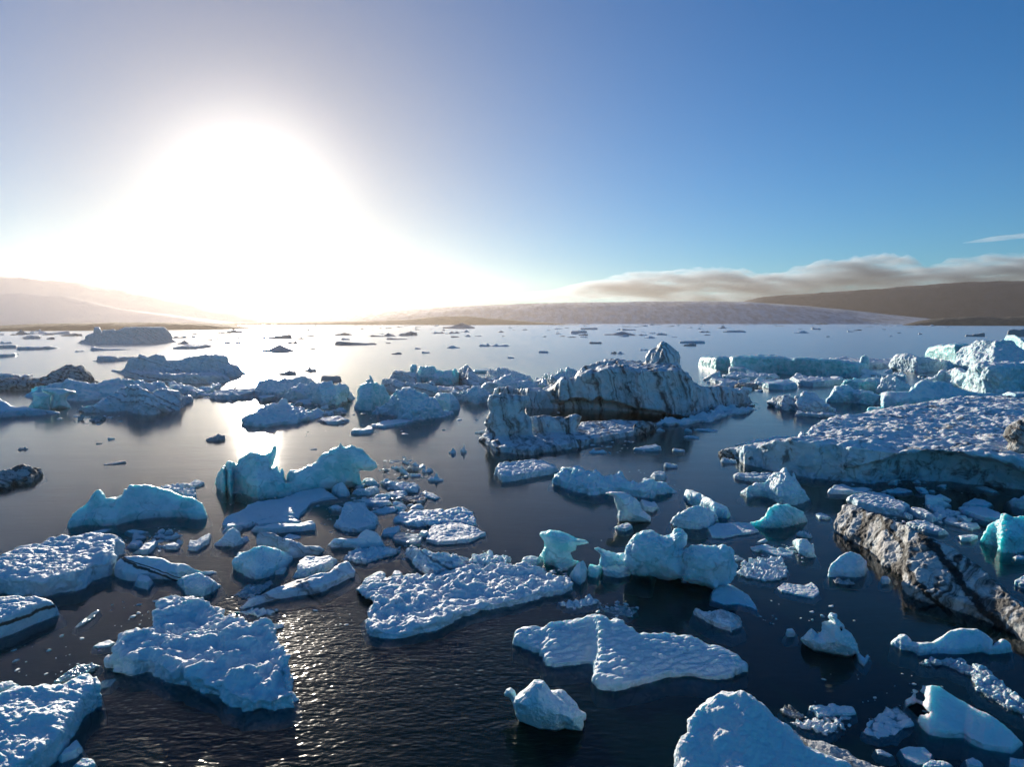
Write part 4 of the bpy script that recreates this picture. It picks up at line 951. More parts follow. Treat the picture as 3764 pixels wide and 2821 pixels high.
C_('F', 'broken pale ice with one black patch, right of the arch', 'banded_ice', '1298 355 1340 320 1400 345 1480 350 1560 350 1605 392', '1320 377 1400 402 1480 427 1560 432', c=35)
C_('F', 'ragged pale shard below the black-patched ice', 'snow_ice', '1333 443 1380 415 1450 425 1505 440', '1350 454 1450 474', c=20)
C_('F', 'brown dirty shard catching sunlight below the black-patched ice', 'ashy_ice', '1428 493 1500 455 1600 450 1652 472', '1480 502 1560 517 1630 502', c=20)
C_('F', 'small white hooked chunk right of the brown dirty shard', 'white_ice', '1608 425 1650 405 1690 430 1753 467', '1640 462 1710 482', c=15)
F_('F', 'crumpled blue floe made of stacked lumps, centre', 'snow_ice', '968 675 1000 600 1030 540 1050 500 1120 490 1190 500 1210 560 1280 600 1288 632', '1020 712 1130 722 1200 704 1260 694', c=30, style='strata', s=.15)
F_('F', 'long lumpy floe behind the crumpled blue one', 'snow_ice', '1088 485 1200 470 1330 455 1380 490 1393 515', '1200 522 1300 530', c=25, style='lump')
F_('F', 'flat ragged floe right of the crumpled blue one', 'snow_ice', '1223 563 1300 545 1400 530 1460 520 1473 540', '1240 582 1330 592 1420 564', c=14, style='rough')
C_('F', 'little lump of ice left of the crumpled blue floe', 'white_ice', '928 535 980 510 1035 545', '950 562 1000 564', c=20)
F_('F', 'snowy floe with parallel grooves, right of centre', 'groove_snow', '1413 615 1450 580 1560 545 1700 550 1800 550 1900 540 1990 570 2000 620 2012 670', '1430 652 1500 672 1640 672 1750 664 1860 645 1950 668', c=25, style='strata', gain=1.0)
F_('F', 'fan-shaped white floe below the grooved snowy floe', 'snow_ice', '1638 785 1660 700 1700 665 1800 645 1900 645 1980 680 2078 722', '1660 797 1720 814 1850 807 1980 792 2050 755', c=25, gain=.6)
C_('F', 'small round block at the left corner of the fan-shaped floe', 'white_ice', '1588 733 1610 705 1650 705 1667 742', '1605 755 1640 765', c=35, style='smooth')
C_('F', 'two snowy lumps left of the grooved floe', 'snow_ice', '1308 745 1330 700 1380 660 1440 670 1452 702', '1330 757 1420 742', c=25)
C_('F', 'clear glassy slab of ice below the grooved floe', 'clear_ice', '1378 778 1410 735 1480 715 1560 720 1622 752', '1420 802 1520 832 1600 822', c=30, style='smooth')
B_('F', 'white winged iceberg with a smooth crest and a long left tail', 'white_ice', '905 815 960 765 1060 770 1130 760 1160 720 1200 698 1260 710 1310 760 1348 828', '940 834 1050 834 1200 834 1300 838', c=40, s=1.0, style='smooth', T=.6, flare=.15, sub=.8)
F_('F', 'crusty blue-grey floe stretching right toward the dark ridge', 'snow_ice', '1043 885 1080 860 1150 830 1230 835 1330 835 1400 840 1484 848', '1070 932 1100 947 1200 952 1300 918 1400 895', c=28, style='brash', gain=.9, u=3.5)
B_('F', 'dark-backed dirty ridge of ice with a white left spur, above the tabular floe', 'dirty_ice', '1478 885 1490 840 1540 825 1600 840 1700 870 1850 880 1950 910 1973 942', '1540 925 1580 992 1640 1032 1700 1047 1800 1014 1900 994', c=50, s=.4, style='rough', T=.8)
C_('F', 'bright wet ice lumps at the back right of the tabular floe', 'white_ice', '1963 943 1980 880 2030 885 2110 865 2150 890 2212 885 2264 898', '1980 967 2100 980 2200 985 2250 950', c=40, style='brash')
B_('F', 'white wedge of ice with a dark shaded left cheek', 'banded_ice', '388 775 400 735 470 722 560 750 650 780 740 820 800 820 850 820 908 848', '420 822 520 830 560 882 650 912 760 894 850 887', c=60, s=.4, style='smooth', T=.7)
B_('F', 'rounded clear blue iceberg with white ribs, centre left', 'blue_ice', '218 925 260 880 330 850 430 820 500 830 560 845 620 880 658 912', '230 1002 300 1042 380 1072 430 1064 530 1037 620 975', c=60, s=.8, style='lump', gain=.8, T=.8)
C_('F', 'small pale chunk at the lower right of the rounded clear blue iceberg', 'white_ice', '508 1020 550 980 615 985', '530 1035 590 1030', c=25)
B_('F', 'pale blue block of ice behind the long spear-shaped floe', 'white_ice', '658 1055 690 1000 700 930 750 895 820 905 920 895 988 922', '700 1060 800 1050 900 1020 960 980', c=70, style='lump', gain=.7, T=.7)
F_('F', 'long spear-shaped floe pointing down left with a slate seam', 'banded_ice', '263 1282 340 1220 440 1170 560 1110 700 1060 820 1030 920 1020 1000 960 1060 930 1133 992', '300 1284 400 1254 520 1220 700 1194 860 1164 1000 1110 1080 1065', c=50, s=.2, style='smooth', T=.6)
F_('F', 'dark-bottomed crust of ice just below the tip of the spear-shaped floe', 'dirty_ice', '198 1312 280 1300 360 1285 480 1290 548 1302', '290 1327 400 1347 500 1327', c=14, style='brash')
C_('F', 'clear bubbly brash left of the spear-shaped floe', 'clear_ice', '263 1165 320 1110 420 1110 490 1080 518 1102', '280 1212 350 1202 430 1164', c=14, style='brash')
C_('F', 'white lump at the back left corner of the tabular floe', 'white_ice', '1163 1115 1190 1060 1250 1030 1310 1000 1335 1020 1348 1067', '1200 1122 1300 1098', c=35, style='lump')
C_('F', 'small bright chunk floating behind the tabular floe', 'white_ice', '1383 1048 1410 1000 1420 990 1465 1020 1467 1045', '1420 1062 1450 1057', c=30)

# --- left, nearer
B_('E', 'dark gravelly ice hump cut by the left edge, alone in calm water', 'ashy_ice', '-80 325 0 290 60 280 120 255 190 235 260 260 310 265 357 308', '-80 460 0 444 40 434 120 404 260 384 330 334', c=30, s=.35, style='rough', gain=.8, T=.9)
B_('E', 'long pale turquoise iceberg with a notch and a left peak, left of the arch', 'teal_ice',
   '531 750 560 680 620 600 700 555 760 485 800 455 830 485 860 520 950 520 1010 500 1025 465 1020 435 1050 408 1140 405 1240 425 1300 440 1400 455 1500 500 1600 530 1650 545 1703 642',
   '560 762 700 735 830 750 950 740 1100 695 1250 670 1450 668 1600 692 1680 684', c=50, s=.9, style='smooth', gain=1.1, T=.5)
C_('E', 'rough melting rind on the far side of the long turquoise iceberg', 'snow_ice', '1278 435 1340 405 1440 405 1580 425 1603 525', '1330 470 1420 490 1530 540', c=40, style='brash', gain=.8)
C_('E', 'low pale chunk beyond the right end of the long turquoise iceberg', 'snow_ice', '1398 408 1540 390 1600 365 1640 375 1668 402', '1500 427 1600 427', c=18)
F_('E', 'big pitted snow floe with a blue cliff front at the left edge', 'snow_ice',
   '-100 1050 0 1000 60 960 200 910 340 890 400 850 480 840 560 825 640 810 740 805 850 815 930 825 1000 870 1014 912', '-100 1340 0 1305 100 1322 380 1312 500 1282 620 1272 700 1225 760 1184 900 1154 930 1104 960 980', c=120, T=1.1, k=30)
B_('E', 'white ridge of ice crossed by a diagonal black seam, left', 'seam_berg', '918 1105 930 1040 980 990 1040 980 1100 990 1200 1000 1320 1010 1400 1040 1520 1060 1640 1100 1755 1112', '925 1152 1000 1182 1100 1192 1200 1184 1350 1175 1450 1192 1600 1146 1700 1134', c=60, s=.4, style='smooth', T=.8)
C_('E', 'white dome-shaped chunk at the right end of the black-seamed ridge', 'white_ice', '1418 1195 1500 1150 1600 1120 1700 1160 1803 1227', '1480 1265 1500 1302 1650 1317 1740 1274', c=60, s=.6, style='lump')
C_('E', 'grey triangular chunk at the front of the black-seamed ridge', 'white_ice', '1088 1225 1140 1120 1180 1130 1254 1202', '1120 1242 1200 1262', c=60, style='smooth')
C_('E', 'blue lump, left one of the small cluster behind the pitted snow floe', 'white_ice', '1013 922 1050 890 1080 850 1150 860 1168 892', '1060 924 1120 934', c=35)
C_('E', 'oblong tilted white block in the small cluster behind the pitted floe', 'white_ice', '1078 963 1130 930 1200 860 1260 850 1293 872', '1130 972 1200 977 1260 925', c=40, style='smooth')
C_('E', 'triangular blue chunk at the back of the small cluster', 'white_ice', '1308 835 1400 820 1430 790 1478 827', '1340 850 1400 852', c=25)
C_('E', 'sunlit white heap at the right of the small cluster', 'snow_ice', '1303 905 1360 890 1420 870 1473 912', '1340 932 1440 934', c=30)
C_('E', 'snowy flat fragment beside the hat-shaped ice knob', 'snow_ice', '1533 895 1545 810 1600 810 1700 795 1715 820', '1545 942 1600 944 1700 880', c=35)
C_('E', 'hat-shaped knob of ice with a dark ring round it', 'banded_ice', '1738 895 1800 850 1850 780 1900 755 1940 790 1960 830 2013 867', '1750 902 1900 912 1980 884', c=30, s=.9, style='lump')
F_('E', 'half-sunk pale shelf under the long turquoise iceberg', 'white_ice', '700 800 780 780 850 765 918 763', '760 805 860 790', c=8, style='lump', gain=.4)
F_('E', 'dim half-sunk blue fragment in the reflection of the long turquoise iceberg', 'blue_ice', '1020 780 1080 770 1150 775 1208 790', '1060 800 1150 805', c=8, style='lump', gain=.4)
# --- near
B_('I', 'white loaf of ice with a brown dirt stripe along its top, left edge', 'stripe_ice', '-100 105 0 85 80 75 150 90 230 80 300 95 350 115 390 150 407 192', '-100 400 0 367 100 332 250 262 390 212', c=110, s=.1, style='lump', gain=.6, T=.9)
F_('I', 'big craggy snow floe with a ragged right slope, lower left', 'snow_ice',
   '743 535 780 500 792 440 830 370 900 340 1030 310 1045 250 1070 170 1090 120 1160 85 1220 75 1280 65 1370 75 1430 110 1500 170 1540 220 1640 250 1700 290 1800 305 1850 330 1912 380 1967 530 2007 815',
   '750 557 870 592 900 617 1000 602 1050 612 1150 682 1250 682 1330 732 1500 772 1550 832 1640 872 1700 882 1780 872 1850 882 1960 850', c=95, s=.08, T=1.3, style='snow', gain=1.5, k=25, res=.85, u=8)
B_('I', 'terraced white iceberg filling the lower left corner', 'white_ice',
   '-120 770 0 740 100 690 200 700 300 690 350 690 420 680 530 620 600 600 640 630 640 700 693 747', '-120 1500 100 1420 240 1330 330 1245 420 1155 500 1025 580 905 660 832', c=150, s=.12, style='strata', gain=.8, T=1.4, flare=.15, sub=.8, res=.85)
C_('I', 'thin sunlit strip of ice behind the terraced corner iceberg', 'clear_ice', '353 665 420 610 520 550 620 530 682 552', '380 682 500 644 640 584', c=20)
C_('I', 'faint half-sunk ice tongue right of the terraced corner iceberg', 'clear_ice', '618 695 700 650 793 642', '640 722 740 700 780 664', c=8)
C_('I', 'small rounded piece of ice at the left edge above the terraced iceberg', 'white_ice', '-80 695 20 660 70 655 143 692', '-80 740 0 734 100 712', c=30)
C_('I', 'blue shaded chunk below the terraced corner iceberg', 'white_ice', '383 1185 450 1110 520 1050 558 1112', '420 1212 520 1174 550 1144', c=50, style='smooth')
C_('I', 'white chunk cut by the bottom edge, lower left', 'white_ice', '485 1245 560 1180 620 1180 645 1212', '520 1275 600 1275 640 1250', c=40)
F_('I', 'thin pale floe left of the craggy snow floe', 'white_ice', '628 424 670 395 740 375 783 397', '660 432 740 422', c=10, style='lump', gain=.5)
C_('I', 'thin clear ice stick floating near the left edge', 'clear_ice', '498 294 600 210 660 172 677 182', '520 302 560 282 640 228', c=10, style='smooth')
F_('J', 'large tabular floe with a pitted blue-white top, bottom centre', 'snow_ice',
   '298 228 340 205 460 180 600 170 760 150 900 140 990 110 1060 85 1120 55 1200 47 1280 55 1350 60 1450 60 1550 80 1620 95 1690 130 1810 135 1847 228',
   '320 260 345 470 380 522 390 562 470 577 620 572 760 547 900 502 980 462 1100 422 1300 372 1450 342 1600 292 1750 262', c=50, T=1.2, style='snow', k=20, gain=1.15, res=.85, u=7.5,
   cuts=['250 232 330 258 400 290 436 342 400 362 380 382 378 440 330 475 240 475'])
C_('J', 'rounded upright block of ice standing on the front of the tabular floe', 'white_ice', '', '', style='smooth', spires=[('755 375 770 350 800 342 838 365 847 410 835 470 770 470 758 415', 470, .5, 0, 1.7)])
C_('J', 'angular block of ice leaning on the front edge of the tabular floe', 'white_ice', '', '', style='smooth', spires=[('848 420 858 375 890 370 950 425 957 450 935 515 870 515 848 450', 515, .5, 0, 1.3)])
F_('K', 'white ripple-topped iceberg floe with two lobes, lower centre right', 'white_ice',
   '96 365 115 290 150 255 230 230 320 225 360 200 430 180 560 165 680 145 780 135 840 150 870 180 930 160 980 185 990 215 1050 240 1100 280 1180 270 1270 270 1340 258 1390 260 1420 285 1480 290 1560 330 1650 375 1740 380 1800 430 1900 490 1967 542',
   '150 392 220 422 300 452 360 552 420 567 560 552 720 547 730 602 745 695 780 732 900 742 1050 717 1200 692 1330 645 1500 647 1650 672 1760 672 1850 642 1900 604', c=45, s=.22, style='ripple', T=.7, flare=.15, sub=.8, res=.85, u=9)
B_('K', 'small smooth white iceberg like a pyramid with a round left knob, bottom centre', 'white_ice', '', '', style='smooth', flare=.2, sub=1, res=.8, u=2.6,
   spires=[('65 850 90 810 120 788 160 768 210 718 245 668 285 660 330 672 352 712 392 765 440 800 520 850 600 905 640 960 640 1080 560 1075 500 1060 430 1090 370 1075 300 1065 200 1025 130 1005 90 950', 1030, .48),
           ('-2 775 18 735 60 726 98 752 112 790 150 800 170 860 100 900 66 845 40 815 8 805', 960, .42),
           ('380 760 440 745 480 742 522 780 600 868 615 900 668 942 660 990 600 1000 470 900', 985, .4)])
B_('S', 'large snow-covered iceberg cut by the bottom edge, lower right', 'snow_berg',
   '1457 1700 1462 1620 1470 1590 1482 1585 1490 1555 1505 1530 1530 1512 1560 1500 1609 1500 1640 1524 1672 1555 1714 1591 1748 1620 1799 1642 1841 1659 1900 1685', '1452 1790 1600 1880 1800 1800', c=70, s=.35, style='lump', T=.9, res=.9, gain=.7, k=30, u=7)
F_('L', 'brown-grey dusted ridge of snow behind the white bottom iceberg', 'dirty_snow', '150 905 230 950 330 1030 440 1110 560 1190 680 1200 800 1250 950 1330 1050 1380 1200 1420', '230 1010 400 1165 570 1290 750 1375 950 1450 1200 1510', c=60, style='rough', gain=.5, T=.5, res=.8, u=5)
C_('L', 'lacy white iceberg fragment with a pierced top, lower right', 'white_ice', '', '', style='rough', gain=.6, res=.8, cuts=['803 338 813 322 826 340 815 358'],
   spires=[('503 420 590 335 635 375 660 360 670 290 715 280 735 270 720 245 735 218 775 225 785 260 830 300 850 340 890 370 935 450 955 520 880 560 750 550 600 510', 500, .45)])
C_('L', 'little round ice ball left of the lacy fragment', 'white_ice', '388 385 400 340 440 335 470 372', '400 402 455 402', c=50, style='smooth')
C_('L', 'elongated snowy chunk right below the lacy fragment', 'snow_ice', '928 535 960 475 990 505 1032 552', '950 592 990 630 1010 602', c=25)
B_('L', 'bone-shaped smooth white ice with knobs at both ends, right', 'white_ice',
   '1196 452 1250 395 1300 388 1330 410 1350 445 1450 445 1520 435 1580 400 1650 360 1750 345 1840 348 1920 380 1965 430 1962 480 2000 470 2050 440 2090 465 2122 515', '1210 467 1270 502 1350 515 1400 552 1480 542 1600 534 1750 534 1890 520 1950 542 2030 532', c=40, s=.8, style='smooth', T=.4, flare=.15, sub=.8, res=.8)
C_('L', 'knobbly glistening strip of clear ice below the bone-shaped berg', 'wet_ice', '1423 603 1480 575 1590 575 1650 558 1730 570 1780 605 1870 620 1950 680 2050 750 2150 840 2270 940', '1450 622 1600 614 1700 664 1800 704 1850 802 1880 842 2000 902 2060 942 2270 1040', c=25, s=.1, style='brash', u=2.2, T=.9, res=.8)
B_('L', 'hook-armed pale turquoise iceberg sloping to the lower right corner', 'pale_teal',
   '1298 885 1330 865 1390 868 1388 800 1430 757 1500 770 1570 780 1640 820 1720 870 1800 910 1900 970 2000 1040 2100 1120 2195 1222', '1310 942 1350 962 1420 1032 1430 1082 1480 1152 1600 1167 1750 1172 1800 1222 1900 1272 2050 1292 2120 1302', c=45, s=.45, style='smooth', T=.6, flare=.15, sub=.8, res=.8,
   cuts=['1322 938 1385 905 1450 930 1512 972 1500 1010 1440 1022 1400 1012', '1386 812 1440 835 1465 870 1450 895 1392 868'])
F_('L', 'round pancake floe of crusted snow, lower right', 'snow_ice', '983 1135 1010 1070 1070 1010 1130 985 1150 925 1200 950 1240 935 1290 970 1350 1020 1363 1047', '1010 1152 1100 1177 1200 1157 1230 1167 1260 1132 1320 1092', c=12, style='brash', gain=.5, u=3, res=.8)
F_('L', 'layered small floe of three flat slabs, lower right', 'white_ice', '578 935 650 920 690 930 740 915 800 935 900 935 923 990', '600 972 640 1022 720 1014 800 1004 880 1007', c=25, style='strata', res=.8)
C_('L', 'knobbly white crust against the back of the bottom snow iceberg', 'snow_ice', '405 1050 500 1048 570 1050 630 1022 665 1045 690 1075 745 1080 760 1030 815 1022 820 1047', '480 1092 580 1112 690 1152 760 1122 800 1087', c=25, style='brash', res=.8)
C_('L', 'dark dirty bits of ice by the ridge of the bottom snow iceberg', 'ashy_ice', '348 965 390 930 440 930 480 980 533 1005', '370 992 450 1022 520 1032', c=20, style='brash', res=.8)
C_('L', 'white chunk at the bottom edge below the hook-armed iceberg', 'white_ice', '1438 1385 1500 1345 1600 1350 1664 1385', '1450 1422 1640 1422', c=30, res=.8)
C_('L', 'pointed chunk at the bottom edge in the right corner', 'snow_ice', '1758 1345 1820 1325 1880 1360 1904 1395', '1780 1400 1880 1425', c=30, res=.8)
F_('L', 'flat blue half-sunk piece below the round pancake floe', 'blue_ice', '1263 1263 1330 1240 1450 1245 1513 1302', '1300 1332 1400 1382 1480 1370', c=8, style='lump', gain=.4, res=.8)
C_('L', 'little ragged scrap left of the flat blue half-sunk piece', 'snow_ice', '1073 1263 1120 1265 1200 1300 1214 1312', '1100 1302 1180 1322', c=12, res=.8)
F_('L', 'bluish corner floe at the very bottom right', 'white_ice', '2098 1325 2212 1340 2330 1350', '2110 1400 2330 1450', c=20, res=.8)
# ------------------------------------------------------------------ the scattered small floes far out, and brash close by
def proto(name, kind, mat, seed):
    """a small floe about one metre wide, sitting in the water"""
    n = 34
    g = np.linspace(-.75, .75, n); gz = np.linspace(-.25, .75, 26)
    X, Y, Z = np.meshgrid(g, g, gz, indexing='ij')
    th = np.arctan2(Y, X)
    r = .46 + .06 * np.sin(2 * th + seed) + .05 * np.sin(3 * th + 2 * seed) + .03 * np.sin(5 * th + seed * 3)
    side = r - np.hypot(X, Y)
    if kind == 'flat': h = .07 + .02 * np.sin(5 * X + seed)
    elif kind == 'wedge': h = .06 + .16 * np.clip(X + .2, 0, 1)
    elif kind == 'hump': h = .05 + .2 * np.exp(-((X - .1) ** 2 + Y ** 2) / .05)
    elif kind == 'twin': h = .05 + .17 * np.exp(-((X - .25) ** 2 + Y ** 2) / .012) + .12 * np.exp(-((X + .2) ** 2 + Y ** 2) / .02)
    elif kind == 'slab': h = .16 + .03 * X
    else: h = .07 + .28 * np.exp(-((X + .05) ** 2 + Y ** 2) / .012) + .06 * np.exp(-((X - .25) ** 2) / .02)
    F = smin(h - Z, side - .25 * np.maximum(Z, 0), .04)
    F = np.minimum(F, Z + .15)
    F[0] = F[-1] = -1; F[:, 0] = F[:, -1] = -1; F[:, :, 0] = F[:, :, -1] = -1
    V, Q = surface_nets(F, np.array([-.75, -.75, -.25]), np.array([1.5 / (n - 1), 1.5 / (n - 1), 1 / 25]))
    V = displace(V, vnormals(V, Q), 'brash' if kind in ('flat', 'twin') else 'rough', .8, seed + 300, .8)
    V[:, 2] = np.maximum(V[:, 2], -.2)
    return link_mesh(name, V, Q, MAT[mat])

PROTO = {}
for i, (k, mt) in enumerate((('flat', 'far_white'), ('wedge', 'far_white'), ('hump', 'far_white'), ('twin', 'far_blue'), ('slab', 'far_blue'), ('peak', 'far_white'), ('flat', 'far_dark'), ('hump', 'far_dark'))):
    PROTO[k + '_' + mt] = (k, mt, i)
BASE = {}
def small(kind, mat, x, y, wx, wy, hz, rot, name, cat, label, group):
    key = kind + '_' + mat
    if key not in BASE:
        o = proto(name, kind, mat, len(BASE) * 3 + 1); BASE[key] = o
    else:
        o = BASE[key].copy(); SC.collection.objects.link(o)
        o.name = name
    o.location = (x, y, 0); o.scale = (wx, wy, hz)
    o.rotation_euler.z = rot
    tag(o, label, cat, group)
    return o

GFAR = 'small ice floes far out on the lagoon'
def floe_at(reg, x0, x1, ytop, ybase, kind, mat, label):
    p, k = pts(reg, '%f %f %f %f' % (x0, ybase, x1, ybase))
    a = ground(*p[0]); b_ = ground(*p[1]); d = a.length
    w = (b_ - a).length; mid = (a + b_) / 2
    hh = (ybase - ytop) * k * d / FPX
    top = {'flat': .09, 'wedge': .24, 'hump': .27, 'twin': .24, 'slab': .18, 'peak': .36}[kind]
    flat_px = .5 * w * CAM_H / d                       # seen breadth of the waterline itself
    h = max(hh - .4 * flat_px, .25 * hh)
    out = mid.normalized() * (.45 * .5 * w)
    az = math.atan2(mid.x, mid.y)
    return small(kind, mat, mid.x + out.x, mid.y + out.y, w / .94, w * .55, h / top, -az + (math.pi if int(x0) % 2 and kind != 'flat' else 0), IF, 'ice floe', label, GFAR)

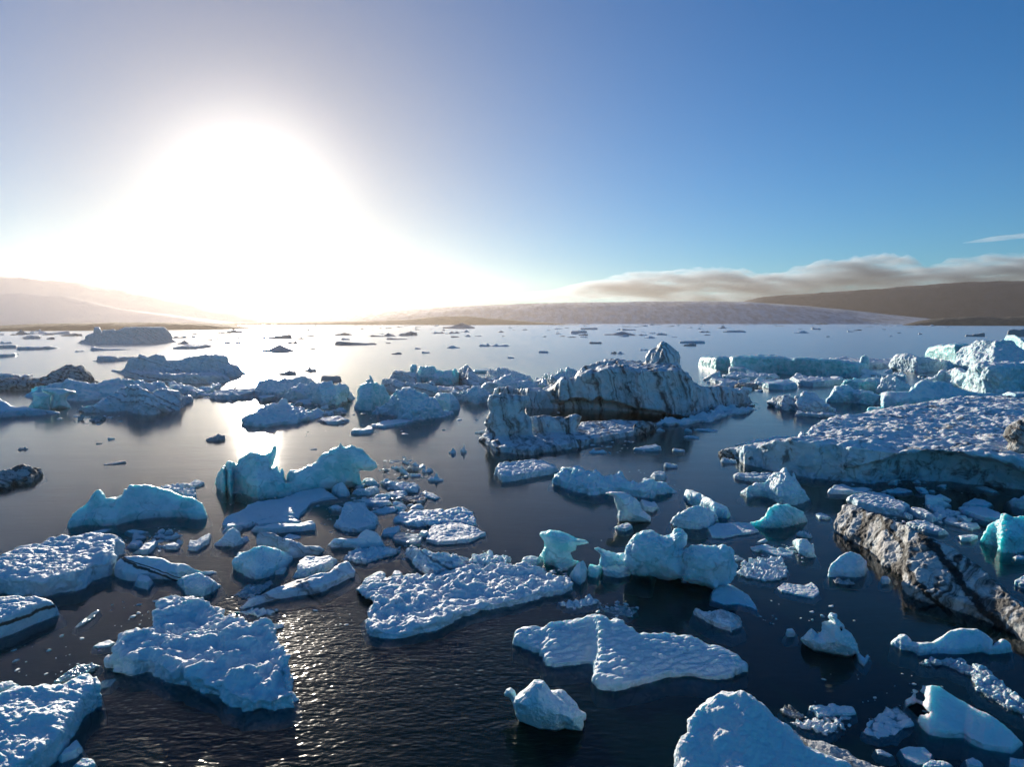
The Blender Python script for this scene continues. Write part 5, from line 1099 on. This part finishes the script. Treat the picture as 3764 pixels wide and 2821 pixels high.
# floes one can pick out on the far water, by what sets each apart
for a in (
    ('B', 715, 1030, 350, 398, 'wedge', 'far_dark', 'dark boat-shaped floe rising to a square right end, right of the glare'),
    ('B', 735, 818, 338, 354, 'flat', 'far_white', 'small flat floe above the dark boat-shaped one'),
    ('B', 583, 740, 665, 712, 'slab', 'far_dark', 'dark tabular block just behind the centre ice band'),
    ('B', 422, 525, 582, 628, 'peak', 'far_dark', 'small dark shark-fin chunk right of the glare'),
    ('B', 192, 335, 630, 656, 'flat', 'far_dark', 'thin dark floe under the sun, left of the shark-fin chunk'),
    ('B', 20, 330, 396, 460, 'hump', 'far_dark', 'half-bleached mound of ice swallowed by the sun glare'),
    ('B', 60, 290, 290, 346, 'wedge', 'far_dark', 'wide pale mound at the right edge of the sun path'),
    ('B', 270, 365, 355, 388, 'twin', 'far_dark', 'little two-bump floe inside the sun path'),
    ('B', 345, 412, 337, 348, 'flat', 'far_dark', 'short flat floe above the two-bump floe'),
    ('B', 440, 512, 431, 438, 'flat', 'far_dark', 'short thin streak of ice alone right of the sun path'),
    ('B', 683, 800, 298, 314, 'flat', 'far_dark', 'low floe with small bumps left of the double dark floes'),
    ('B', 1003, 1110, 305, 325, 'wedge', 'far_dark', 'left one of two touching grey floes beyond the tabular berg'),
    ('B', 1105, 1212, 292, 322, 'hump', 'far_dark', 'right one of two touching grey floes beyond the tabular berg'),
    ('B', 1235, 1385, 290, 315, 'flat', 'far_dark', 'broad layered floe behind the tabular berg'),
    ('B', 1145, 1305, 330, 350, 'wedge', 'far_dark', 'flat floe with a raised brown right end, left of the tabular berg'),
    ('B', 1655, 1768, 400, 424, 'hump', 'far_white', 'rounded white floe below the right end of the tabular berg'),
    ('B', 1372, 1432, 422, 432, 'flat', 'far_white', 'small thin floe under the tabular berg'),
    ('B', 1170, 1255, 466, 478, 'flat', 'far_dark', 'dark sliver with a pointed left end in open water'),
    ('B', 1430, 1510, 455, 468, 'flat', 'far_white', 'low white floe right of the dark sliver'),
    ('B', 1125, 1168, 370, 384, 'twin', 'far_dark', 'tiny bumpy chunk left of the tabular berg'),
    ('B', 1930, 2030, 378, 410, 'twin', 'far_blue', 'small floe with a round head on its right side'),
    ('B', 2045, 2195, 384, 410, 'twin', 'far_blue', 'small long floe with two little knobs'),
    ('B', 1520, 1590, 280, 300, 'peak', 'far_white', 'small peaked floe above the tabular berg'),
    ('B', 1675, 1765, 274, 296, 'twin', 'far_dark', 'lumpy brownish floe above the tabular berg'),
    ('B', 1778, 1850, 268, 287, 'hump', 'far_blue', 'small domed blue floe above the tabular berg'),
    ('B', 1800, 1862, 305, 325, 'hump', 'far_white', 'small white hump right of the tabular berg'),
    ('B', 1600, 1905, 203, 255, 'hump', 'far_dark', 'large far iceberg with three rounded humps against the hazy moraine'),
    ('C', 483, 556, 402, 416, 'slab', 'far_blue', 'small slab floe between the far floes and the fluted wall iceberg'),
    ('C', 237, 300, 448, 458, 'flat', 'far_white', 'thin floe left of the small slab floe'),
    ('C', 885, 975, 332, 346, 'slab', 'far_dark', 'stacked flat floe alone in the middle of the blue water'),
    ('C', 978, 1235, 250, 280, 'hump', 'far_dark', 'widest dark mound among the far floes right of centre'),
    ('C', 1098, 1188, 272, 292, 'hump', 'far_blue', 'pale blue floe in front of the widest dark mound'),
    ('C', 738, 860, 244, 263, 'slab', 'far_blue', 'small blue tabular floe left of the widest dark mound'),
    ('C', 808, 945, 222, 237, 'slab', 'far_white', 'long white tabular floe near the glacier front'),
    ('C', 1112, 1245, 230, 243, 'flat', 'far_white', 'flat white floe behind the widest dark mound'),
    ('C', 1252, 1298, 270, 283, 'hump', 'far_dark', 'round dark bit of ice right of the widest dark mound'),
    ('C', 1298, 1388, 286, 303, 'hump', 'far_blue', 'humped pale floe right of the widest dark mound'),
    ('C', 1405, 1482, 266, 279, 'flat', 'far_blue', 'flat bluish floe in the middle far water'),
    ('C', 1586, 1770, 322, 343, 'slab', 'far_blue', 'bright blue flat slab floe right of the iceberg peak'),
    ('C', 1602, 1697, 348, 364, 'flat', 'far_dark', 'brown low floe under the bright blue slab floe'),
    ('C', 1095, 1148, 402, 425, 'hump', 'far_blue', 'round pale lump above the left shoulder of the fluted wall iceberg'),
    ('C', 1042, 1085, 410, 424, 'flat', 'far_dark', 'small low bit left of the round pale lump'),
    ('C', 1265, 1335, 382, 398, 'twin', 'far_white', 'ragged white bits left of the fluted wall iceberg peak'),
    ('C', 1728, 1808, 244, 259, 'twin', 'far_dark', 'small brown-grey floe in the right far water'),
    ('C', 1930, 2090, 246, 258, 'flat', 'far_blue', 'long thin blue floe in the right far water'),
    ('C', 1868, 1942, 212, 227, 'hump', 'far_dark', 'dark rounded floe near the glacier front'),
    ('D', 672, 766, 120, 137, 'hump', 'far_blue', 'pale rounded floe far out above the turquoise tabular iceberg'),
    ('D', 782, 852, 102, 114, 'flat', 'far_white', 'small white floe far out, right of the pale rounded one'),
    ('D', 885, 912, 152, 164, 'peak', 'far_white', 'lone tiny white chunk in the right far water'),
    ('D', 1310, 1328, 152, 160, 'peak', 'far_white', 'tiny white speck of ice left of the sharp peak'),
    ('D', 1505, 1530, 137, 146, 'flat', 'far_white', 'tiny white floe left of the dark-ended floe'),
    ('D', 1832, 1930, 128, 160, 'wedge', 'far_dark', 'dark-ended dirty floe behind the sharp white peak'),
    ('D', 2110, 2240, 118, 158, 'slab', 'far_dark', 'dark grey floe at the right edge behind the sharp peak'),
    ('D', 1072, 1102, 60, 74, 'peak', 'far_white', 'small white iceberg at the foot of the dark mountain'),
    ('D', 970, 1002, 62, 74, 'hump', 'far_dark', 'reddish-brown lump at the foot of the glacier'),
    ('D', 808, 884, 70, 79, 'flat', 'far_dark', 'long brown floe at the foot of the glacier'),
    ('A', 1495, 1625, 316, 338, 'twin', 'far_dark', 'small pointed floe right of the castle-like iceberg'),
    ('A', 1655, 1692, 318, 332, 'flat', 'far_white', 'tiny pale floe right of the small pointed one'),
    ('A', 1532, 1635, 358, 390, 'hump', 'far_dark', 'round grey lump touching the castle-like iceberg on its right'),
    ('A', 1700, 1828, 345, 364, 'wedge', 'far_dark', 'low dark wedge left of the sun path'),
    ('A', 1855, 1926, 340, 354, 'hump', 'far_dark', 'small dark hump left of the sun path'),
    ('A', 2005, 2110, 322, 348, 'peak', 'far_dark', 'peaked grey floe at the left rim of the sun path'),
    ('A', 1920, 2105, 360, 388, 'twin', 'far_dark', 'wide uneven floe at the left rim of the sun path'),
    ('A', 1880, 2080, 276, 298, 'flat', 'far_dark', 'long thin far floe just left of the sun path'),
    ('A', 655, 724, 443, 457, 'twin', 'far_blue', 'small pale bits below the castle-like iceberg'),
    ('A', 5, 98, 365, 386, 'twin', 'far_blue', 'pale blue bit of ice far out near the left edge'),
    ('A', 405, 462, 336, 349, 'flat', 'far_dark', 'small flat piece between the hummocky floe and the castle-like iceberg'),
    ('A', 145, 250, 270, 308, 'hump', 'far_dark', 'hazy rounded iceberg before the left moraine'),
    ('A', 255, 400, 276, 302, 'twin', 'far_white', 'hazy low pale iceberg right of the rounded hazy one'),
    ('A', 420, 590, 272, 304, 'wedge', 'far_white', 'hazy flat-topped iceberg left of the castle-like one'),
    ('A', 535, 685, 306, 321, 'flat', 'far_dark', 'dark thin floe left of the turret of the castle-like iceberg'),
    ('E', 1675, 1815, 12, 46, 'flat', 'far_dark', 'lone dark floe in the bright water left of the dark lens-shaped one'),
    ('E', 860, 1002, 216, 240, 'wedge', 'far_dark', 'thin dark sliver floating above the long turquoise iceberg'),
    ('E', 150, 215, 98, 122, 'twin', 'far_dark', 'little dark knob in the calm water near the left edge'),
    ('E', 785, 825, 60, 73, 'wedge', 'far_dark', 'tiny dark sliver in the calm left water'),
    ('E', 875, 932, 24, 37, 'flat', 'far_white', 'tiny pale scrap in the calm left water'),
    ('F', 790, 832, 96, 109, 'wedge', 'far_white', 'tiny white scrap right of the glowing arch top'),
    ('F', 1808, 1862, 92, 138, 'hump', 'far_white', 'round white lump in open water right of the glowing arch'),
    ('F', 1897, 1940, 58, 130, 'peak', 'far_white', 'narrow upright white chunk in open water'),
    ('F', 1655, 1768, 272, 342, 'peak', 'far_white', 'white chunk with an upright right end amid the drifting brash'),
    ('F', 1512, 1606, 284, 308, 'flat', 'far_white', 'flat clear sliver left of the upright-ended chunk'),
    ('F', 1400, 1478, 220, 252, 'twin', 'far_white', 'left bright piece of the drifting brash patch'),
    ('F', 1535, 1596, 196, 228, 'hump', 'far_white', 'upper piece of the drifting brash patch'),
    ('F', 1605, 1692, 225, 276, 'twin', 'far_white', 'right lumpy piece of the drifting brash patch'),
    ('F', 1490, 1580, 236, 266, 'flat', 'far_dark', 'dark thin middle piece of the drifting brash patch'),
    ('C', 877, 1012, 1150, 1196, 'twin', 'far_blue', 'little blue floe just before the snowy foot of the pillared iceberg'),
    ('C', 1220, 1445, 1108, 1175, 'wedge', 'far_blue', 'small blue wedge floe in the reflection of the fluted wall iceberg'),
    ('C', 1512, 1620, 1160, 1182, 'flat', 'far_white', 'thin white floe in the channel right of the blue wedge floe'),
    ('C', 1620, 1730, 1062, 1080, 'flat', 'far_blue', 'lower of two thin blue slivers in the fluted wall iceberg reflection'),
    ('C', 1705, 1870, 1010, 1026, 'flat', 'far_blue', 'long thin blue sliver in the fluted wall iceberg reflection'),
    ('C', 1395, 1462, 994, 1022, 'hump', 'far_blue', 'small pale lump beside the black ash-coated end'),
    ('C', 1618, 1672, 1008, 1028, 'flat', 'far_blue', 'small blue scrap beside the long thin blue sliver'),
    ('C', 0, 70, 1005, 1042, 'wedge', 'far_white', 'glassy sunlit piece left of the streaked pillar'),
    ('G', 1380, 1496, 208, 242, 'flat', 'far_white', 'white scrap of a floe in the channel under the fluted wall iceberg'),
    ('D', 175, 290, 975, 1008, 'flat', 'far_white', 'flat pale plate before the gravelly tip of the slab floe'),
    ('H', 700, 790, 472, 505, 'flat', 'far_blue', 'thin blue plate right of the green-tinged iceberg'),
    ('H', 940, 1060, 770, 820, 'twin', 'far_dark', 'dull lump awash under the bright white pyramid'),
    ('H', 1520, 1572, 190, 212, 'hump', 'far_blue', 'small round piece in the slab floe shadow'),
    ('I', 1785, 1925, 272, 304, 'flat', 'far_white', 'glinting thin crust at the top of the sun glitter'),
    ('L', 1425, 1500, 588, 622, 'twin', 'far_dark', 'rough dark knob at the left end of the glistening strip'),
): floe_at(*a)

# floes too far to tell apart
rng = random.Random(11)
n = 0
while n < 150:
    px = rng.uniform(-40, 2250); t = rng.random() ** 1.7
    y = 699.5 + t * 30
    if px < 420 and y < 716: continue
    if 180 < px < 375 and y < 745: continue
    if 440 < px < 660 and rng.random() < .5: continue
    if px > 1950 and y > 704: continue
    if 880 < px < 1015 and 730 < y < 748: continue
    if px > 1500 and rng.random() < .5: continue
    g = ground(px * 1.7016, y * 1.7016)
    w = rng.uniform(7, 24) * (.35 + .65 * t) * 1.7016 * g.length / FPX
    mat = rng.choice(('far_dark', 'far_white', 'far_blue') if px > 1000 else ('far_dark', 'far_dark', 'far_white'))
    kind = rng.choice(('flat', 'flat', 'hump') if mat == 'far_dark' else ('flat', 'hump', 'wedge', 'peak') if mat == 'far_white' else ('twin', 'slab'))
    h = w * rng.uniform(.5, 1.1) * (1.6 if kind == 'flat' else 1)
    side = 'hazy left' if px < 1000 else 'blue right'
    tone = {'far_dark': 'dark grey', 'far_white': 'pale', 'far_blue': 'bluish'}[mat]
    small(kind, mat, g.x, g.y, w, w * .6, min(h, 14), rng.choice((0, math.pi)) + rng.uniform(-.4, .4) - math.atan2(g.x, g.y), IF, 'ice floe',
          'tiny %s ice floe in the crowded %s part of the far lagoon' % (tone, side), 'tiny %s floes on the %s far lagoon' % (tone, side))
    n += 1

# specks of ice along the far shore, hardly more than dots
n = 0
while n < 130:
    px = rng.uniform(380, 2120); y = 697.5 + 9.5 * rng.random() ** 1.3
    if px < 560 and y < 707 or 990 < px < 1260 and y < 701: continue
    g = ground(px * 1.7016, y * 1.7016)
    w = rng.uniform(5, 15) * 1.7016 * g.length / FPX
    mat = rng.choice(('far_dark', 'far_white', 'far_white')); kind = 'flat' if mat == 'far_dark' else rng.choice(('flat', 'hump'))
    o = small(kind, mat, g.x, g.y, w, w * .4, min(w * rng.uniform(.5, 1.2), 18), rng.uniform(-.4, .4) - math.atan2(g.x, g.y), 'drifting_growler', 'growler',
              'speck-like growler of %s ice near the far shore' % ('dark' if mat == 'far_dark' else 'pale'), '%s growlers along the far shore' % ('dark' if mat == 'far_dark' else 'pale'))
    n += 1

# drifts of broken brash between the bergs: angular crumbs, copies of a few shapes
def crumb(name, seed, mat):
    g = np.linspace(-.8, .8, 26)
    X, Y, Z = np.meshgrid(g, g, g, indexing='ij')
    rs = np.random.RandomState(seed)
    F = np.full(X.shape, 1e3)
    for _ in range(13):
        n = rs.normal(size=3); n /= np.linalg.norm(n); n[2] *= rs.uniform(.6, 1.2)
        F = smin(F, rs.uniform(.34, .58) - (n[0] * X + n[1] * Y + n[2] * Z), .05)
    F[0] = F[-1] = -1; F[:, 0] = F[:, -1] = -1; F[:, :, 0] = F[:, :, -1] = -1
    V, Q = surface_nets(F, np.array([-.8] * 3), np.array([1.6 / 25] * 3))
    V = displace(V, vnormals(V, Q), 'rough', 1.0, seed + 500, .9)
    return link_mesh(name, V, Q, MAT[mat])
CRUMB = {}
rng = random.Random(23)
GB_ = 'crumbs of brash ice drifting between the bergs'
def drift(cx, cy, rx, ry, n, lo, hi, where, mats=('white_ice', 'snow_ice', 'clear_ice'), tilt=0.0, name='brash_crumb', what='small crumb of brash ice', cat='ice crumb', group=None):
    for _ in range(n):
        r = rng.random() ** .6; th = rng.uniform(0, 2 * math.pi)
        ex, ey = rx * r * math.cos(th), ry * r * math.sin(th)
        g = ground((cx + ex) * 1.7016, (cy + ey + ex * tilt) * 1.7016)
        s = (lo + (hi - lo) * rng.random() ** 2.2) * 1.7016 * g.length / FPX
        key = (rng.randrange(5), rng.choice(mats))
        if key not in CRUMB: o = CRUMB[key] = crumb(name, key[0] * 7 + len(CRUMB), key[1])
        else: o = CRUMB[key].copy(); SC.collection.objects.link(o); o.name = name
        o.scale = (s * rng.uniform(.8, 1.3), s * rng.uniform(.6, 1.1), s * rng.uniform(.25, .75))
        o.location = (g.x, g.y, o.scale.z * rng.uniform(-.15, .2))
        o.rotation_euler = (rng.uniform(-.2, .2), rng.uniform(-.2, .2), rng.uniform(0, 6.3))
        tag(o, what + ' ' + where, cat, group or GB_)
DRIFTS = (
    (870, 1015, 46, 22, 20, 5, 20, 'in the loose patch right of the glowing arch'),
    (850, 1085, 70, 26, 16, 8, 24, 'among the dark cluster below the glowing arch'),
    (690, 885, 130, 26, 26, 8, 28, 'in front of the square-block iceberg'),
    (500, 850, 90, 14, 16, 8, 26, 'round the pale heap in the glare'),
    (760, 1125, 50, 36, 14, 6, 20, 'round the crumpled blue floe'),
    (880, 1165, 40, 26, 12, 6, 20, 'between the grooved floe and the winged iceberg'),
    (345, 1165, 60, 24, 14, 6, 24, 'in the small cluster behind the pitted snow floe'),
    (545, 1285, 40, 12, 10, 6, 18, 'at the tip of the spear-shaped floe'),
    (1290, 965, 110, 18, 14, 5, 18, 'before the snowy foot of the pillared iceberg'),
    (1560, 880, 70, 14, 14, 6, 20, 'along the dark right foot of the wall iceberg'),
    (1620, 822, 80, 16, 16, 8, 26, 'before the flat-topped turquoise iceberg'),
    (1900, 815, 110, 18, 20, 8, 26, 'among the right-hand berg cluster'),
    (1080, 830, 90, 22, 18, 8, 26, 'in the centre cluster beside the wall iceberg'),
    (2010, 1120, 90, 26, 16, 6, 20, 'behind the ash-stained ridge', ('white_ice', 'snow_ice')),
    (1960, 1045, 150, 22, 16, 6, 20, 'in the shade under the huge slab', ('white_ice', 'blue_ice')),
    (1690, 1200, 50, 18, 12, 5, 16, 'around the knob-heaped floe'),
    (1330, 1318, 40, 16, 12, 4, 12, 'in the glinting patch below the domed iceberg', ('clear_ice',)),
    (1790, 1560, 50, 22, 10, 6, 18, 'beside the layered slabs at lower right'),
    (200, 905, 60, 10, 10, 5, 18, 'before the striped iceberg on the left'),
    (1200, 1240, 50, 14, 8, 6, 20, 'between the tabular floe and the domed iceberg'),
    )
for a in DRIFTS: drift(*a)
for a in (
    (690, 870, 150, 20, 12, 20, 46, 'jammed in the pale brash below the sun'),
    (610, 1150, 140, 34, 9, 16, 36, 'in the dark water left of the winged iceberg'),
    (830, 1080, 90, 36, 10, 18, 40, 'packed under the right foot of the glowing arch'),
    (1090, 835, 110, 24, 10, 18, 42, 'jammed in the centre ice cluster'),
    (1620, 830, 110, 18, 9, 18, 42, 'lying before the flat-topped turquoise iceberg'),
    (1900, 830, 130, 22, 12, 20, 46, 'packed into the right-hand berg cluster'),
    (2030, 1100, 120, 30, 9, 16, 36, 'adrift beyond the ash-stained ridge'),
    (1640, 1190, 110, 34, 7, 14, 30, 'adrift right of the domed blue-white iceberg'),
): drift(*a, mats=('white_ice', 'snow_ice'), name='ice_block', what='angular block of white ice', cat='ice block', group='angular ice blocks jammed among the bergs')

# the finest slush and crumbs between them, past counting: one sheet of bits
def slush():
    g = np.linspace(-.8, .8, 9)
    X, Y, Z = np.meshgrid(g, g, g, indexing='ij')
    shapes = []
    for sd in range(6):
        rs = np.random.RandomState(sd + 70); F = np.full(X.shape, 1e3)
        for _ in range(10):
            n = rs.normal(size=3); n /= np.linalg.norm(n)
            F = np.minimum(F, rs.uniform(.34, .6) - (n[0] * X + n[1] * Y + n[2] * Z))
        F[0] = F[-1] = -1; F[:, 0] = F[:, -1] = -1; F[:, :, 0] = F[:, :, -1] = -1
        shapes.append(surface_nets(F, np.array([-.8] * 3), np.array([.2] * 3)))
    rs = np.random.RandomState(5); VV, QQ, off = [], [], 0
    extra = [(300, 1330, 60, 30, 0), (620, 1090, 120, 50, 0), (960, 1190, 110, 30, 0), (1450, 1200, 200, 60, 0), (1750, 1330, 90, 40, 0), (1900, 1500, 120, 60, 0),
             (700, 1340, 60, 20, 0), (120, 1420, 90, 40, 0), (1100, 900, 120, 30, 0), (800, 930, 140, 16, 0), (1330, 1060, 120, 40, 0)]
    for k, a in enumerate(list(DRIFTS) + extra):
        for _ in range(46 if k < len(DRIFTS) else 22):
            r = rs.rand() ** .6 * 1.25; th = rs.uniform(0, 6.283)
            gp = ground((a[0] + a[2] * r * math.cos(th)) * 1.7016, (a[1] + a[3] * r * math.sin(th)) * 1.7016)
            s = (2.0 + 8.0 * rs.rand() ** 3) * 1.7016 * gp.length / FPX
            V, Q = shapes[rs.randint(6)]
            c, q = math.cos(th * 7), math.sin(th * 7)
            W = V * (s * rs.uniform(.7, 1.4), s * rs.uniform(.6, 1.1), s * rs.uniform(.2, .6))
            VV.append(np.stack([W[:, 0] * c - W[:, 1] * q + gp.x, W[:, 0] * q + W[:, 1] * c + gp.y, W[:, 2]], 1)); QQ.append(Q + off); off += len(V)
    tag(link_mesh('brash_slush', np.vstack(VV), np.vstack(QQ), MAT['white_ice']), 'fine slush and specks of ice between the floes', 'slush', kind='stuff')
slush()
